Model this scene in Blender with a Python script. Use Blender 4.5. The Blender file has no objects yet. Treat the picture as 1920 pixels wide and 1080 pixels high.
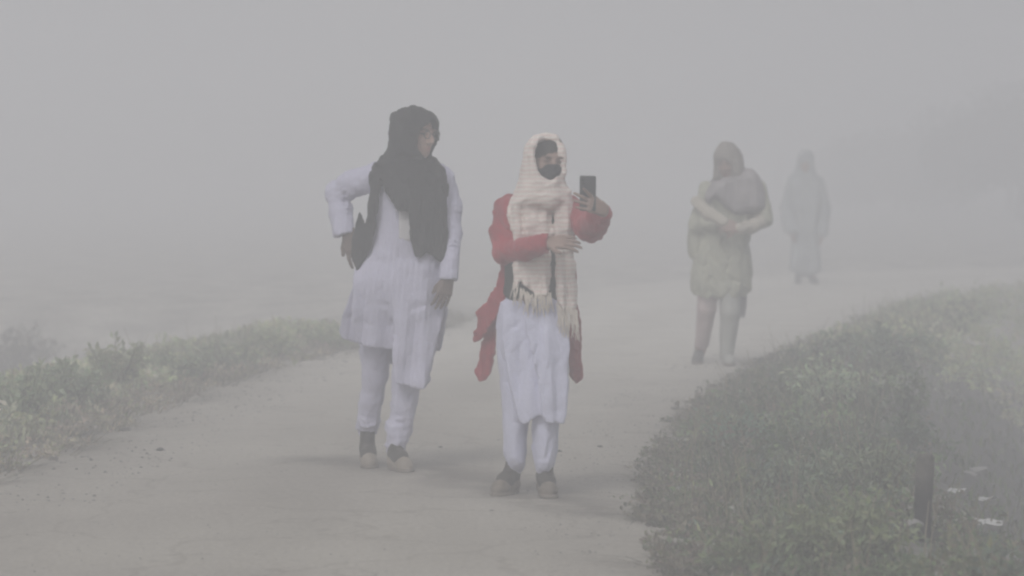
import bpy, math, random
import numpy as np
from mathutils import Vector, Matrix
R = math.radians
rng = np.random.default_rng(7)
random.seed(7)
S = bpy.context.scene
COL = S.collection

# ------------------------------------------------------------------ camera, world, sun, exposure
F, CAMH, HOR = 6400.0, 1.45, 302.0          # focal length in photo pixels, eye height, horizon row
cam = bpy.data.cameras.new('camera')
co = bpy.data.objects.new('camera', cam); COL.objects.link(co)
co.location = (0, 0, CAMH); co.rotation_euler = (R(90), 0, 0)
cam.sensor_width = 36; cam.lens = F / 1920 * 36
cam.shift_y = -(540 - HOR) / 1920
cam.clip_start = .1; cam.clip_end = 2000
cam.dof.use_dof = True; cam.dof.focus_distance = 15.2; cam.dof.aperture_fstop = 3.6
S.camera = co

w = bpy.data.worlds.new('World'); S.world = w; w.use_nodes = True
nt = w.node_tree; bg = nt.nodes['Background']
sky = nt.nodes.new('ShaderNodeTexSky'); sky.sky_type = 'NISHITA'; sky.sun_disc = False
sky.sun_elevation = R(48); sky.sun_rotation = R(200); sky.air_density = 1.3; sky.dust_density = 4
hs = nt.nodes.new('ShaderNodeHueSaturation'); hs.inputs['Saturation'].default_value = .16
nt.links.new(sky.outputs[0], hs.inputs['Color']); nt.links.new(hs.outputs[0], bg.inputs['Color'])
bg.inputs['Strength'].default_value = .13
sl = bpy.data.lights.new('sun', 'SUN'); so = bpy.data.objects.new('sun', sl); COL.objects.link(so)
sl.energy = 1.1; sl.angle = R(20); sl.color = (1, .98, .95)
so.rotation_euler = (R(42), 0, R(-20))      # behind the camera, a little to the left
S.view_settings.view_transform = 'Standard'; S.view_settings.look = 'None'
S.view_settings.exposure = -.37; S.view_settings.gamma = 1; S.view_settings.use_curve_mapping = False
S.render.engine = 'CYCLES'
S.cycles.volume_bounces = 3; S.cycles.max_bounces = 8; S.cycles.use_denoising = True
S.cycles.filter_width = 2.3
HAZE = .0388

# ------------------------------------------------------------------ object helpers
def tag(o, label=None, cat=None, group=None, kind=None):
    if label: o['label'] = label
    if cat: o['category'] = cat
    if group: o['group'] = group
    if kind: o['kind'] = kind
    return o

def mesh_np(name, V, faces, mat, parent=None, loc=(0, 0, 0), smooth=True, tint=None):
    """faces: int array (m,k)"""
    V = np.asarray(V, np.float32); faces = np.asarray(faces, np.int32)
    me = bpy.data.meshes.new(name)
    k = faces.shape[1]
    me.vertices.add(len(V)); me.vertices.foreach_set('co', V.ravel())
    me.loops.add(faces.size); me.loops.foreach_set('vertex_index', faces.ravel())
    me.polygons.add(len(faces)); me.polygons.foreach_set('loop_start', np.arange(0, faces.size, k, dtype=np.int32))
    me.update(calc_edges=True)
    me.polygons.foreach_set('use_smooth', np.full(len(faces), smooth))
    if tint is not None:
        a = me.attributes.new('tint', 'FLOAT_COLOR', 'POINT')
        c = np.ones((len(V), 4), np.float32); c[:, :3] = tint
        a.data.foreach_set('color', c.ravel())
    me.materials.append(mat)
    o = bpy.data.objects.new(name, me); COL.objects.link(o)
    o.location = loc
    if parent: o.parent = parent
    return o

def empty(name, loc):
    o = bpy.data.objects.new(name, None); COL.objects.link(o); o.location = loc; o.empty_display_size = .1
    return o

# ------------------------------------------------------------------ materials
def mat(name, col, rough=.85, var=.12, nscale=6.0, fine=0.0, fscale=300.0, tint=False, bump=0.0, bscale=120.0,
        translucent=0.0, stripes=None, spec=.3, sheen=0.0, coord='Object', detail=6, col2=None):
    m = bpy.data.materials.new(name); m.use_nodes = True
    t = m.node_tree; N = t.nodes; L = t.links
    b = N['Principled BSDF']; b.inputs['Roughness'].default_value = rough
    b.inputs['Specular IOR Level'].default_value = spec
    if sheen: b.inputs['Sheen Weight'].default_value = sheen
    tc = N.new('ShaderNodeTexCoord')
    nz = N.new('ShaderNodeTexNoise'); nz.inputs['Scale'].default_value = nscale; nz.inputs['Detail'].default_value = detail
    L.new(tc.outputs[coord], nz.inputs['Vector'])
    rp = N.new('ShaderNodeValToRGB')
    c = np.array(col); lo = c * (1 - var); hi = np.minimum(c * (1 + var), .95)
    if col2 is not None: hi = np.array(col2)
    rp.color_ramp.elements[0].position = .3; rp.color_ramp.elements[1].position = .7
    rp.color_ramp.elements[0].color = (*lo, 1); rp.color_ramp.elements[1].color = (*hi, 1)
    L.new(nz.outputs['Fac'], rp.inputs['Fac']); out = rp.outputs['Color']
    def mul(a, bsock, fac=1.0):
        x = N.new('ShaderNodeMix'); x.data_type = 'RGBA'; x.blend_type = 'MULTIPLY'; x.inputs[0].default_value = fac
        L.new(a, x.inputs[6]); L.new(bsock, x.inputs[7]); return x.outputs[2]
    if fine:
        n2 = N.new('ShaderNodeTexNoise'); n2.inputs['Scale'].default_value = fscale; n2.inputs['Detail'].default_value = 3
        L.new(tc.outputs[coord], n2.inputs['Vector'])
        r2 = N.new('ShaderNodeValToRGB')
        r2.color_ramp.elements[0].position = .3; r2.color_ramp.elements[1].position = .7
        r2.color_ramp.elements[0].color = (1 - fine,) * 3 + (1,); r2.color_ramp.elements[1].color = (1, 1, 1, 1)
        L.new(n2.outputs['Fac'], r2.inputs['Fac']); out = mul(out, r2.outputs['Color'])
    if stripes:                               # woven stripes: (direction, scale, colour, fac)
        wv = N.new('ShaderNodeTexWave'); wv.wave_type = 'BANDS'; wv.bands_direction = stripes[0]
        wv.inputs['Scale'].default_value = stripes[1]; wv.inputs['Distortion'].default_value = 2.2
        wv.inputs['Detail'].default_value = 2; wv.inputs['Detail Scale'].default_value = 1.5
        L.new(tc.outputs[coord], wv.inputs['Vector'])
        r3 = N.new('ShaderNodeValToRGB')
        r3.color_ramp.elements[0].position = .35; r3.color_ramp.elements[1].position = .65
        r3.color_ramp.elements[0].color = (1, 1, 1, 1); r3.color_ramp.elements[1].color = (*stripes[2], 1)
        L.new(wv.outputs['Fac'], r3.inputs['Fac']); out = mul(out, r3.outputs['Color'], stripes[3])
    if tint:
        at = N.new('ShaderNodeAttribute'); at.attribute_name = 'tint'
        out = mul(out, at.outputs['Color'])
    L.new(out, b.inputs['Base Color'])
    if bump:
        n3 = N.new('ShaderNodeTexNoise'); n3.inputs['Scale'].default_value = bscale; n3.inputs['Detail'].default_value = 4
        L.new(tc.outputs[coord], n3.inputs['Vector'])
        bp = N.new('ShaderNodeBump'); bp.inputs['Strength'].default_value = bump; bp.inputs['Distance'].default_value = .01
        L.new(n3.outputs['Fac'], bp.inputs['Height']); L.new(bp.outputs[0], b.inputs['Normal'])
    if translucent:
        tr = N.new('ShaderNodeBsdfTranslucent'); L.new(out, tr.inputs['Color'])
        mx = N.new('ShaderNodeMixShader'); mx.inputs[0].default_value = translucent
        L.new(b.outputs[0], mx.inputs[1]); L.new(tr.outputs[0], mx.inputs[2])
        L.new(mx.outputs[0], N['Material Output'].inputs['Surface'])
    return m

M = dict(
    skin=mat('skin', (.47, .32, .26), .55, .1, 30, tint=True, spec=.4),
    white=mat('white cotton', (.625, .63, .785), .9, .05, 5, fine=.08, fscale=90, bump=.35, bscale=55, sheen=.1),
    lilac=mat('washed white cotton', (.545, .535, .665), .9, .06, 5, fine=.08, fscale=90, bump=.35, bscale=55, sheen=.1),
    cream=mat('off white cotton', (.53, .52, .53), .9, .06, 5),
    black=mat('black scarf cloth', (.014, .014, .016), .9, .25, 9, bump=.35, bscale=60),
    red=mat('red knit', (.36, .035, .05), .95, .18, 7, fine=.15, fscale=160, bump=.5, bscale=140, sheen=.2),
    darktop=mat('black cotton', (.02, .022, .02), .9, .2, 9, bump=.3, bscale=60),
    shawl=mat('cream woven shawl', (.80, .745, .69), .95, .07, 8, fine=.12, fscale=120, bump=.3, bscale=90,
              stripes=('Z', 17, (.93, .80, .80), .75)),
    fringe=mat('cream fringe yarn', (.70, .64, .57), .95, .1, 20),
    hair=mat('dark hair', (.018, .014, .012), .55, .3, 40, bump=.5, bscale=150),
    mask=mat('black face mask', (.02, .02, .023), .8, .2, 30),
    sock=mat('dark sock', (.05, .043, .036), .95, .2, 30, bump=.4, bscale=200),
    tanshoe=mat('tan leather', (.27, .23, .185), .6, .15, 18, bump=.2, bscale=90),
    oliveshoe=mat('olive brown leather', (.16, .13, .10), .6, .35, 35, bump=.2, bscale=90),
    sole=mat('shoe sole', (.20, .17, .14), .8, .15, 25),
    phone=mat('phone body', (.012, .012, .014), .28, .1, 4, spec=.5),
    lens=mat('camera glass', (.004, .004, .006), .08, .1, 4, spec=.6),
    metal=mat('spectacle wire', (.03, .03, .032), .35, .1, 9, spec=.5),
    brown=mat('brown head cloth', (.24, .215, .19), .92, .2, 8),
    khaki=mat('khaki cotton', (.42, .42, .33), .9, .22, 9, fine=.15, fscale=40),
    mauve=mat('grey mauve shawl', (.31, .285, .29), .92, .2, 8),
    palesleeve=mat('pale beige cloth', (.47, .43, .36), .9, .1, 8),
    pinkleg=mat('dusty pink cloth', (.46, .37, .36), .9, .12, 8),
    greyleg=mat('grey cotton', (.36, .36, .33), .9, .12, 8),
    robe=mat('slate grey robe', (.33, .35, .36), .9, .2, 5),
    darkshoe=mat('dark leather', (.10, .095, .09), .6, .2, 20),
)

# ------------------------------------------------------------------ signed-distance modelling (continuous cloth and bodies)
def smin(a, b, k):
    if k <= 1e-6: return np.minimum(a, b)
    h = np.maximum(k - np.abs(a - b), 0) / k
    return np.minimum(a, b) - h * h * k * .25

class Fld:
    def __init__(s, lo, hi, h):
        s.lo = np.array(lo, np.float32); s.h = h
        n = np.ceil((np.array(hi) - s.lo) / h).astype(int) + 1
        s.n = n; s.ax = [s.lo[i] + h * np.arange(n[i], dtype=np.float32) for i in range(3)]
        s.d = np.full(tuple(n), .5, np.float32)
    def win(s, lo, hi, pad):
        i0 = np.clip(np.floor((np.array(lo) - pad - s.lo) / s.h).astype(int), 0, s.n - 1)
        i1 = np.clip(np.ceil((np.array(hi) + pad - s.lo) / s.h).astype(int) + 1, 1, s.n)
        i1 = np.maximum(i1, i0 + 1)
        sl_ = tuple(slice(a, b) for a, b in zip(i0, i1))
        X = s.ax[0][sl_[0]][:, None, None]; Y = s.ax[1][sl_[1]][None, :, None]; Z = s.ax[2][sl_[2]][None, None, :]
        return sl_, X, Y, Z
    def put(s, sl_, d, k, op):
        a = s.d[sl_]
        if op == '+': s.d[sl_] = smin(a, d, k)
        elif op == '-': s.d[sl_] = -smin(-a, d, k)        # subtract
        elif op == '&': s.d[sl_] = -smin(-a, -d, k)
    def cone(s, a, b, ra, rb, k=.02, op='+'):
        a = np.array(a, float); b = np.array(b, float); r = max(ra, rb)
        sl_, X, Y, Z = s.win(np.minimum(a, b) - r, np.maximum(a, b) + r, k + 3 * s.h)
        ba = b - a; L2 = max(float(ba @ ba), 1e-9)
        px, py, pz = X - a[0], Y - a[1], Z - a[2]
        t = np.clip((px * ba[0] + py * ba[1] + pz * ba[2]) / L2, 0, 1)
        d = np.sqrt((px - t * ba[0])**2 + (py - t * ba[1])**2 + (pz - t * ba[2])**2) - (ra + (rb - ra) * t)
        s.put(sl_, d.astype(np.float32), k, op)
    def chain(s, pts, rs, k=.02):
        for i in range(len(pts) - 1): s.cone(pts[i], pts[i + 1], rs[i], rs[i + 1], k)
    def ell(s, c, r, k=.02, Rm=None, op='+'):
        c = np.array(c, float); r = np.array(r, float); m = r.max()
        sl_, X, Y, Z = s.win(c - m, c + m, k + 3 * s.h)
        px, py, pz = X - c[0], Y - c[1], Z - c[2]
        if Rm is not None:
            q = [Rm[0, i] * px + Rm[1, i] * py + Rm[2, i] * pz for i in range(3)]
        else: q = [px, py, pz]
        k0 = np.sqrt(sum((q[i] / r[i])**2 for i in range(3)))
        k1 = np.sqrt(sum((q[i] / r[i]**2)**2 for i in range(3))) + 1e-6
        s.put(sl_, (k0 * (k0 - 1) / k1).astype(np.float32), k, op)
    def poly2(s, X, Z, P):
        x = X[:, 0, 0][:, None]; z = Z[0, 0, :][None, :]
        d = np.full((x.shape[0], z.shape[1]), 1e9); sgn = np.ones_like(d)
        n = len(P)
        for i in range(n):
            ax, az = P[i]; bx, bz = P[(i + 1) % n]
            ex, ez = bx - ax, bz - az
            wx, wz = x - ax, z - az
            t = np.clip((wx * ex + wz * ez) / max(ex * ex + ez * ez, 1e-12), 0, 1)
            d = np.minimum(d, (wx - ex * t)**2 + (wz - ez * t)**2)
            c1 = z >= az; c2 = z < bz; c3 = ex * wz > ez * wx
            flip = (c1 & c2 & c3) | (~c1 & ~c2 & ~c3)
            sgn = np.where(flip, -sgn, sgn)
        return (np.sqrt(d) * sgn).astype(np.float32)                # negative inside
    def puff(s, P, yc, T, wd, k=.015, op='+', ymin=None):
        """rounded body whose front outline is P (x,z), centre depth yc(x,z), half depth T reached wd from the outline"""
        P = np.array(P); lo = (P[:, 0].min(), s.lo[1], P[:, 1].min()); hi = (P[:, 0].max(), s.ax[1][-1], P[:, 1].max())
        sl_, X, Y, Z = s.win(lo, hi, k + 3 * s.h)
        d2 = s.poly2(X, Z, P)
        xx = X[:, 0, 0][:, None]; zz = Z[0, 0, :][None, :]
        c = yc(xx, zz) if callable(yc) else np.full_like(d2, yc)
        u = np.clip(-d2 / wd, 0, 1); hgt = T * np.sqrt(1 - (1 - u)**2)
        dy = np.abs(Y - c[:, None, :]) - hgt[:, None, :]
        e = np.maximum(d2, 0)[:, None, :]
        ins = np.maximum(dy * .75, d2[:, None, :])
        d = np.where(e > 0, np.sqrt(e * e + np.maximum(np.abs(Y - c[:, None, :]), 0)**2), ins)
        s.put(sl_, d.astype(np.float32), k, op)
    def sheet(s, P, yc, t=.008, k=.01, op='+', grad=.8):
        """cloth sheet: outline P in (x,z), depth yc(x,z), half thickness t"""
        P = np.array(P); lo = (P[:, 0].min(), s.lo[1], P[:, 1].min()); hi = (P[:, 0].max(), s.ax[1][-1], P[:, 1].max())
        sl_, X, Y, Z = s.win(lo, hi, k + 3 * s.h)
        d2 = s.poly2(X, Z, P)[:, None, :]
        xx = X[:, 0, 0][:, None]; zz = Z[0, 0, :][None, :]
        c = yc(xx, zz) if callable(yc) else np.full((xx.shape[0], zz.shape[1]), yc)
        c = np.broadcast_to(c, (xx.shape[0], zz.shape[1]))
        gl = np.sqrt(1 + sum(q * q for q in np.gradient(c, s.h))) if min(c.shape) > 1 else np.ones(c.shape)
        dy = np.abs(Y - c[:, None, :]) / gl[:, None, :] - t
        s.put(sl_, np.maximum(d2 + t * .3, dy).astype(np.float32), k, op)
    def half(s, p, n, lo, hi, k=.004):
        """cut away the side n points to, inside a window"""
        sl_, X, Y, Z = s.win(lo, hi, 0)
        n = np.array(n, float); n /= np.linalg.norm(n)
        d = (X - p[0]) * n[0] + (Y - p[1]) * n[1] + (Z - p[2]) * n[2]
        a = s.d[sl_]; s.d[sl_] = np.maximum(a, d.astype(np.float32))
    def fold(s, fn, band=.04, bias=0):
        """push the surface out (never in, so thin cloth keeps whole)"""
        I = np.argwhere(np.abs(s.d) < band)
        if not len(I): return
        p = s.lo + I * s.h
        w_ = fn(p[:, 0], p[:, 1], p[:, 2]); hi = float(np.percentile(w_, 85))
        s.d[I[:, 0], I[:, 1], I[:, 2]] += (bias + np.minimum(w_ - hi * .9, hi * .1)).astype(np.float32)
    def mesh(s):
        d = s.d.copy()
        for a in range(3):                                              # close at the borders
            ix = [slice(None)] * 3
            for e in (0, -1): ix[a] = e; d[tuple(ix)] = np.maximum(d[tuple(ix)], .01)
        nx, ny, nz = d.shape; ins = d < 0
        cnt = np.zeros((nx - 1, ny - 1, nz - 1), np.int8)
        offs = [(i, j, k) for i in (0, 1) for j in (0, 1) for k in (0, 1)]
        for i, j, k in offs: cnt += ins[i:nx - 1 + i, j:ny - 1 + j, k:nz - 1 + k]
        C = np.argwhere((cnt > 0) & (cnt < 8))
        idx = np.full(cnt.shape, -1, np.int32); idx[C[:, 0], C[:, 1], C[:, 2]] = np.arange(len(C))
        acc = np.zeros((len(C), 3)); num = np.zeros(len(C))
        cv = {o: d[C[:, 0] + o[0], C[:, 1] + o[1], C[:, 2] + o[2]] for o in offs}
        for o in offs:
            for a in range(3):
                if o[a]: continue
                q = list(o); q[a] = 1; q = tuple(q)
                va, vb = cv[o], cv[q]; m = (va < 0) != (vb < 0)
                t = np.where(m, va / np.where(m, va - vb, 1), 0)
                p = np.array(o, float)[None, :] + np.zeros((len(C), 1)); p[:, a] += t
                acc += np.where(m[:, None], p, 0); num += m
        V = s.lo + (C + acc / num[:, None]) * s.h
        Q = []
        for a in range(3):
            b, c = (a + 1) % 3, (a + 2) % 3
            sA = [slice(None)] * 3; sB = [slice(None)] * 3
            sA[a] = slice(0, -1); sB[a] = slice(1, None)
            E = np.argwhere(ins[tuple(sA)] != ins[tuple(sB)])
            ok = (E[:, b] > 0) & (E[:, c] > 0) & (E[:, b] < d.shape[b] - 1) & (E[:, c] < d.shape[c] - 1)
            E = E[ok]; si = ins[E[:, 0], E[:, 1], E[:, 2]]
            def cell(db, dc):
                e = E.copy(); e[:, b] += db; e[:, c] += dc
                return idx[e[:, 0], e[:, 1], e[:, 2]]
            q = np.stack([cell(-1, -1), cell(0, -1), cell(0, 0), cell(-1, 0)], 1)
            q[~si] = q[~si][:, ::-1]
            Q.append(q)
        return V, np.concatenate(Q)
    def build(s, name, m, parent=None, loc=(0, 0, 0), tint=None, sm=3):
        V, Q = s.mesh(); n = len(V)
        a = Q.ravel(); b = np.roll(Q, -1, 1).ravel()
        deg = np.bincount(a, minlength=n) + 1e-9
        for it in range(sm * 2):                                        # Taubin smoothing
            av = np.stack([np.bincount(a, V[b, i], minlength=n) for i in range(3)], 1) / deg[:, None]
            V = V + (av - V) * (.55 if it % 2 == 0 else -.50)
        return mesh_np(name, V, Q, m, parent, loc, True, tint(V) if callable(tint) else tint)

def waves(seed, n, lo, hi, amp, stretch=(1, 1, 1)):
    """sum of random plane waves; wavelengths lo..hi (m), stretch>1 along an axis = slower there"""
    g = np.random.default_rng(seed); K = []
    for _ in range(n):
        v = g.normal(size=3) / np.array(stretch); v /= np.linalg.norm(v * np.array(stretch)) if False else np.linalg.norm(g.normal(size=3))
        wl = g.uniform(lo, hi); K.append((v * 2 * math.pi / wl, g.uniform(0, 6.28), g.uniform(.5, 1)))
    def fn(x, y, z):
        r = 0
        for kv, ph, am in K: r = r + am * np.sin(kv[0] * x + kv[1] * y + kv[2] * z + ph)
        return r * amp / math.sqrt(n)
    return fn

def smooth_poly(P, it=2):
    P = np.array(P, float)
    for _ in range(it):
        Q = np.roll(P, -1, 0); P = np.stack([.75 * P + .25 * Q, .25 * P + .75 * Q], 1).reshape(-1, 2)
    return P

def ridges(seed, n, lo, hi, amp, stretch=(1, 1, 1)):
    """sharp creases: valleys where random waves cross zero, bent by slower waves; they fade in and out"""
    g = np.random.default_rng(seed); K = []
    for _ in range(n):
        v = g.normal(size=3) / np.array(stretch); v /= np.linalg.norm(v)
        K.append((v * math.pi / g.uniform(lo, hi), g.uniform(0, 6.28), waves(seed * 31 + _, 4, .15, .4, 1.0), waves(seed * 57 + _, 4, .12, .35, 1.0)))
    def fn(x, y, z):
        r = 0
        for kv, ph, wp, am in K:
            s_ = np.abs(np.sin(kv[0] * x + kv[1] * y + kv[2] * z + ph + 1.1 * wp(x, y, z)))
            r = r - np.exp(-(s_ / .28)**2) * np.clip(.35 + am(x, y, z), 0, 1.2)
        return -r * amp
    return fn

class Fig:
    """a figure standing at photo row v0, column u0; gives local metres for photo positions at depth d"""
    def __init__(s, u0, v0):
        s.Y = F * CAMH / (v0 - HOR); s.X = (u0 - 960) / F * s.Y; s.loc = (s.X, s.Y, 0)
    def __call__(s, u, v, d=0.0):
        Y = s.Y + d
        return np.array([(u - 960) / F * Y - s.X, d, CAMH - (v - HOR) / F * Y])
    def pts(s, P, d=0.0, it=1):
        Q = [s(u, v, d)[[0, 2]] for u, v in P]
        return smooth_poly(Q, it) if it else np.array(Q)
    def x(s, u, d=0.0): return float(s(u, 500, d)[0])
    def z(s, v, d=0.0): return float(s(500, v, d)[2])

def rot(yaw=0, pitch=0, roll=0):
    """columns: side, face direction, up.  yaw 0 looks at the camera, + turns to picture right; pitch + looks down"""
    Rz = Matrix.Rotation(yaw, 3, 'Z') @ Matrix.Rotation(math.pi, 3, 'Z') @ Matrix.Rotation(-pitch, 3, 'X') @ Matrix.Rotation(roll, 3, 'Y')
    return np.array(Rz)

def head(f, c, Rm, s=1.0):
    P = lambda x, y, z: np.array(c) + Rm @ (np.array([x, y, z]) * s)
    E = lambda p, r, k=.02, op='+': f.ell(P(*p), np.array(r) * s, k * s, Rm, op)
    E((0, -.012, .035), (.074, .094, .092))
    E((0, .026, -.035), (.060, .068, .078), .03)
    E((0, .062, -.092), (.024, .022, .020), .03)
    for sx in (-1, 1):
        E((sx * .043, .056, -.018), (.022, .026, .022), .02)         # cheekbones
        E((sx * .030, .089, .028), (.022, .010, .007), .012)         # brow
        E((sx * .031, .098, .010), (.015, .013, .010), .012, '-')    # eye sockets
        E((sx * .031, .078, .009), (.013, .013, .012), .004)         # eyelids
        E((sx * .013, .098, -.031), (.009, .012, .008), .006)        # nostrils
        E((sx * .076, -.01, -.005), (.010, .022, .032), .008)        # ears
    f.cone(P(0, .086, .018), P(0, .109, -.026), .010 * s, .0135 * s, .012 * s)
    E((0, .089, -.057), (.023, .011, .0065), .005)
    E((0, .087, -.069), (.020, .011, .0075), .005)
    E((0, .100, -.0625), (.026, .010, .0022), .003, '-')
    return P

def unit(v):
    v = np.array(v, float); return v / np.linalg.norm(v)

def hand(f, W, fwd, back, side, s=1.0, curl=(.35, .35, .25), spread=.06, thumb=(.5, .75, -.35), fcurl=None, k=.003):
    """W wrist, fwd pointing direction, back = back-of-hand normal, side +1/-1 picks the thumb's side"""
    fwd = unit(fwd); back = unit(np.array(back) - fwd * np.dot(back, fwd)); lat = np.cross(fwd, back) * side
    W = np.array(W, float)
    LN = (.070, .078, .072, .056)
    for i in range(4):
        K = W + fwd * (.082 - .004 * abs(i - 1)) * s + lat * (.028 - .0185 * i) * s
        f.cone(W + lat * (.012 - .008 * i) * s, K, .0155 * s, .0115 * s, .012)
    for i in range(4):
        p = W + fwd * (.082 - .004 * abs(i - 1)) * s + lat * (.028 - .0185 * i) * s
        a = 0; cu = fcurl[i] if fcurl else curl
        lt = lat * spread * (1.5 - i)
        r = .0090 if i < 3 else .0078
        for j, fr in enumerate((.45, .31, .24)):
            a += cu[j]
            dr = unit(fwd * math.cos(a) - back * math.sin(a) + lt)
            q = p + dr * LN[i] * fr * s * 1.05
            f.cone(p, q, r * s, r * .9 * s, k); p = q; r *= .9
    b = W + fwd * .022 * s + lat * .020 * s
    d1 = unit(fwd * thumb[0] + lat * thumb[1] + back * thumb[2])
    f.cone(W + lat * .012 * s, b, .014 * s, .014 * s, .01)
    m = b + d1 * .045 * s; f.cone(b, m, .0135 * s, .0105 * s, .006)
    d2 = unit(d1 + fwd * .35 - lat * .25); f.cone(m, m + d2 * .030 * s, .0105 * s, .008 * s, .003)

def shoe(fig, name, heel, ang, m, parent, lift=0.0, L=.235, open_=True):
    """heel point on the ground (local), ang: direction of the toe (0 = towards the camera, + to picture right)"""
    d = np.array([math.sin(ang), -math.cos(ang), 0]); lt = np.array([math.cos(ang), math.sin(ang), 0])
    h = np.array(heel, float)
    lo = h - .14 + np.minimum(d * L, 0); hi = h + .14 + np.maximum(d * L, 0); lo[2] = h[2] - .02
    f = Fld(lo, hi, .0055)
    A = lambda a, b, z: h + d * a + lt * b + np.array([0, 0, z])
    up = lambda a: lift * max(0, 1 - a / (L * .7))
    f.chain([A(.03, 0, .034 + up(.03)), A(L * .45, 0, .034 + up(.1)), A(L * .72, 0, .030), A(L - .035, 0, .024)], [.030, .030, .036, .026], .02)
    f.cone(A(.035, 0, .05 + up(.03)), A(.05, 0, .085 + up(.03)), .034, .036, .03)
    if open_: f.cone(A(.05, 0, .10 + up(.03)), A(.09, 0, .11), .030, .034, .008, '-')
    f.half((0, 0, h[2] + .003), (0, 0, -1), lo, hi) if lift == 0 else None
    o = f.build(name, m, parent)
    g = Fld(lo, hi, .0055)                                            # sole: a slab that follows the shoe
    g.chain([A(.03, 0, .012 + up(.03)), A(L * .45, 0, .012 + up(.1)), A(L * .72, 0, .010), A(L - .035, 0, .010)], [.032, .031, .038, .029], .02)
    for a0, a1 in ((0, L),):
        sl_, X, Y, Z = g.win(lo, hi, 0)
        al = (X - h[0]) * d[0] + (Y - h[1]) * d[1]
        zz = Z - h[2] - lift * np.clip(1 - al / (L * .7), 0, 1)
        g.d = np.maximum(g.d, np.abs(zz - .010) - .009).astype(np.float32)
    g.build('sole', M['sole'], o)
    return o

def strands(pts_list, r, name, m, parent, sides=3):
    """thin tubes (fringe): list of polylines -> one mesh"""
    V, Q = [], []
    for pl in pts_list:
        b = len(V); n = len(pl)
        for i, p in enumerate(pl):
            rr = r * (1 - .5 * i / (n - 1))
            for k in range(sides):
                a = 6.2832 * k / sides; V.append((p[0] + rr * math.cos(a), p[1] + rr * math.sin(a), p[2]))
        for i in range(n - 1):
            for k in range(sides):
                k2 = (k + 1) % sides
                Q.append((b + i * sides + k, b + i * sides + k2, b + (i + 1) * sides + k2, b + (i + 1) * sides + k))
    return mesh_np(name, V, Q, m, parent)

# ------------------------------------------------------------------ the path and the lie of the land
LE = np.array([(-2.9, -30), (-2.75, 0), (-2.6, 9), (-2.5, 12), (-2.36, 15.65), (-2.12, 18.6), (-1.92, 21.9), (-1.42, 25.2), (-1.17, 26.7), (-.52, 30.1),
               (.3, 35.3), (1.6, 40.7), (4.5, 45), (11, 49), (25, 53), (60, 57), (150, 61)])
RE = np.array([(1.7, -30), (1.0, 0), (.66, 9), (.57, 11.93), (.60, 14.78), (.80, 17.6), (1.17, 20.7), (1.93, 25.2), (2.3, 26.8), (3.0, 30.1),
               (3.9, 34), (6.2, 38.5), (9, 41), (14, 44.5), (27, 48.5), (60, 52.5), (150, 56.5)])
def resample(P, n=12):
    out = []
    for i in range(len(P) - 1):
        p0, p1, p2, p3 = P[max(i - 1, 0)], P[i], P[i + 1], P[min(i + 2, len(P) - 1)]
        for t in np.arange(n) / n:
            m1 = (p2 - p0) * .5; m2 = (p3 - p1) * .5
            if i == 0: m1 = p2 - p1
            h = ((2 * t**3 - 3 * t**2 + 1) * p1 + (t**3 - 2 * t**2 + t) * np.linalg.norm(p2 - p1) * unit(m1)
                 + (-2 * t**3 + 3 * t**2) * p2 + (t**3 - t**2) * np.linalg.norm(p2 - p1) * unit(m2))
            out.append(h)
    out.append(P[-1]); return np.array(out)
LP, RP = resample(LE), resample(RE)
def side_dist(x, y, P):
    """signed distance to an edge line; positive to the right of its direction"""
    x = np.asarray(x, np.float32).ravel(); y = np.asarray(y, np.float32).ravel()
    if len(x) < 3000:
        E = P[1:] - P[:-1]; px = x[:, None] - P[None, :-1, 0]; py = y[:, None] - P[None, :-1, 1]
        t = np.clip((px * E[:, 0] + py * E[:, 1]) / (E * E).sum(1), 0, 1)
        dx = px - t * E[:, 0]; dy = py - t * E[:, 1]; d = dx * dx + dy * dy
        j = d.argmin(1); k = np.arange(len(x))
        return np.sqrt(d[k, j]) * np.sign(dx[k, j] * E[j, 1] - dy[k, j] * E[j, 0])
    best = np.full(x.shape, 1e9, np.float32); sg = np.ones_like(best)
    for i in range(len(P) - 1):
        ax, ay = P[i]; ex, ey = P[i + 1] - P[i]
        t = np.clip(((x - ax) * ex + (y - ay) * ey) / (ex * ex + ey * ey), 0, 1)
        dx, dy = x - ax - t * ex, y - ay - t * ey
        d = dx * dx + dy * dy; m = d < best
        best = np.where(m, d, best); sg = np.where(m, np.sign(dx * ey - dy * ex), sg)
    return np.sqrt(best) * sg
ss = lambda a, b, v: np.clip((v - a) / (b - a), 0, 1)**2 * (3 - 2 * np.clip((v - a) / (b - a), 0, 1))
lump = waves(3, 10, .35, 2.2, .03); lump2 = waves(4, 8, 4, 14, .07)
def ground_z(x, y):
    sh = np.shape(x); x = np.asarray(x, np.float32).ravel(); y = np.asarray(y, np.float32).ravel()
    er = side_dist(x, y, RP); el = -side_dist(x, y, LP)
    out = np.maximum(er, el)
    z = .035 * ss(.1, .5, out) + ss(.15, .8, out) * ss(7, 2, out) * (lump(x, y, 0 * x) + .3 * lump2(x, y, 0 * x))
    z = z - 1.05 * ss(.85, 3.0, er) - 1.1 * ss(.9, 3.5, el) * ss(36, 28, y) + .0 * ss(.3, 1.2, el)
    z = np.where(out < .05, -.004, z)
    return z.reshape(sh) if sh else float(z[0])
def at(u, v):
    """point of the ground seen at photo pixel (u,v)"""
    t = np.arange(8, 90, .04); x = (u - 960) / F * t; zr = CAMH - (v - HOR) / F * t
    g = ground_z(x, t); hit = np.argmax(zr < g)
    return np.array([x[hit], t[hit], g[hit]])

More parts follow.
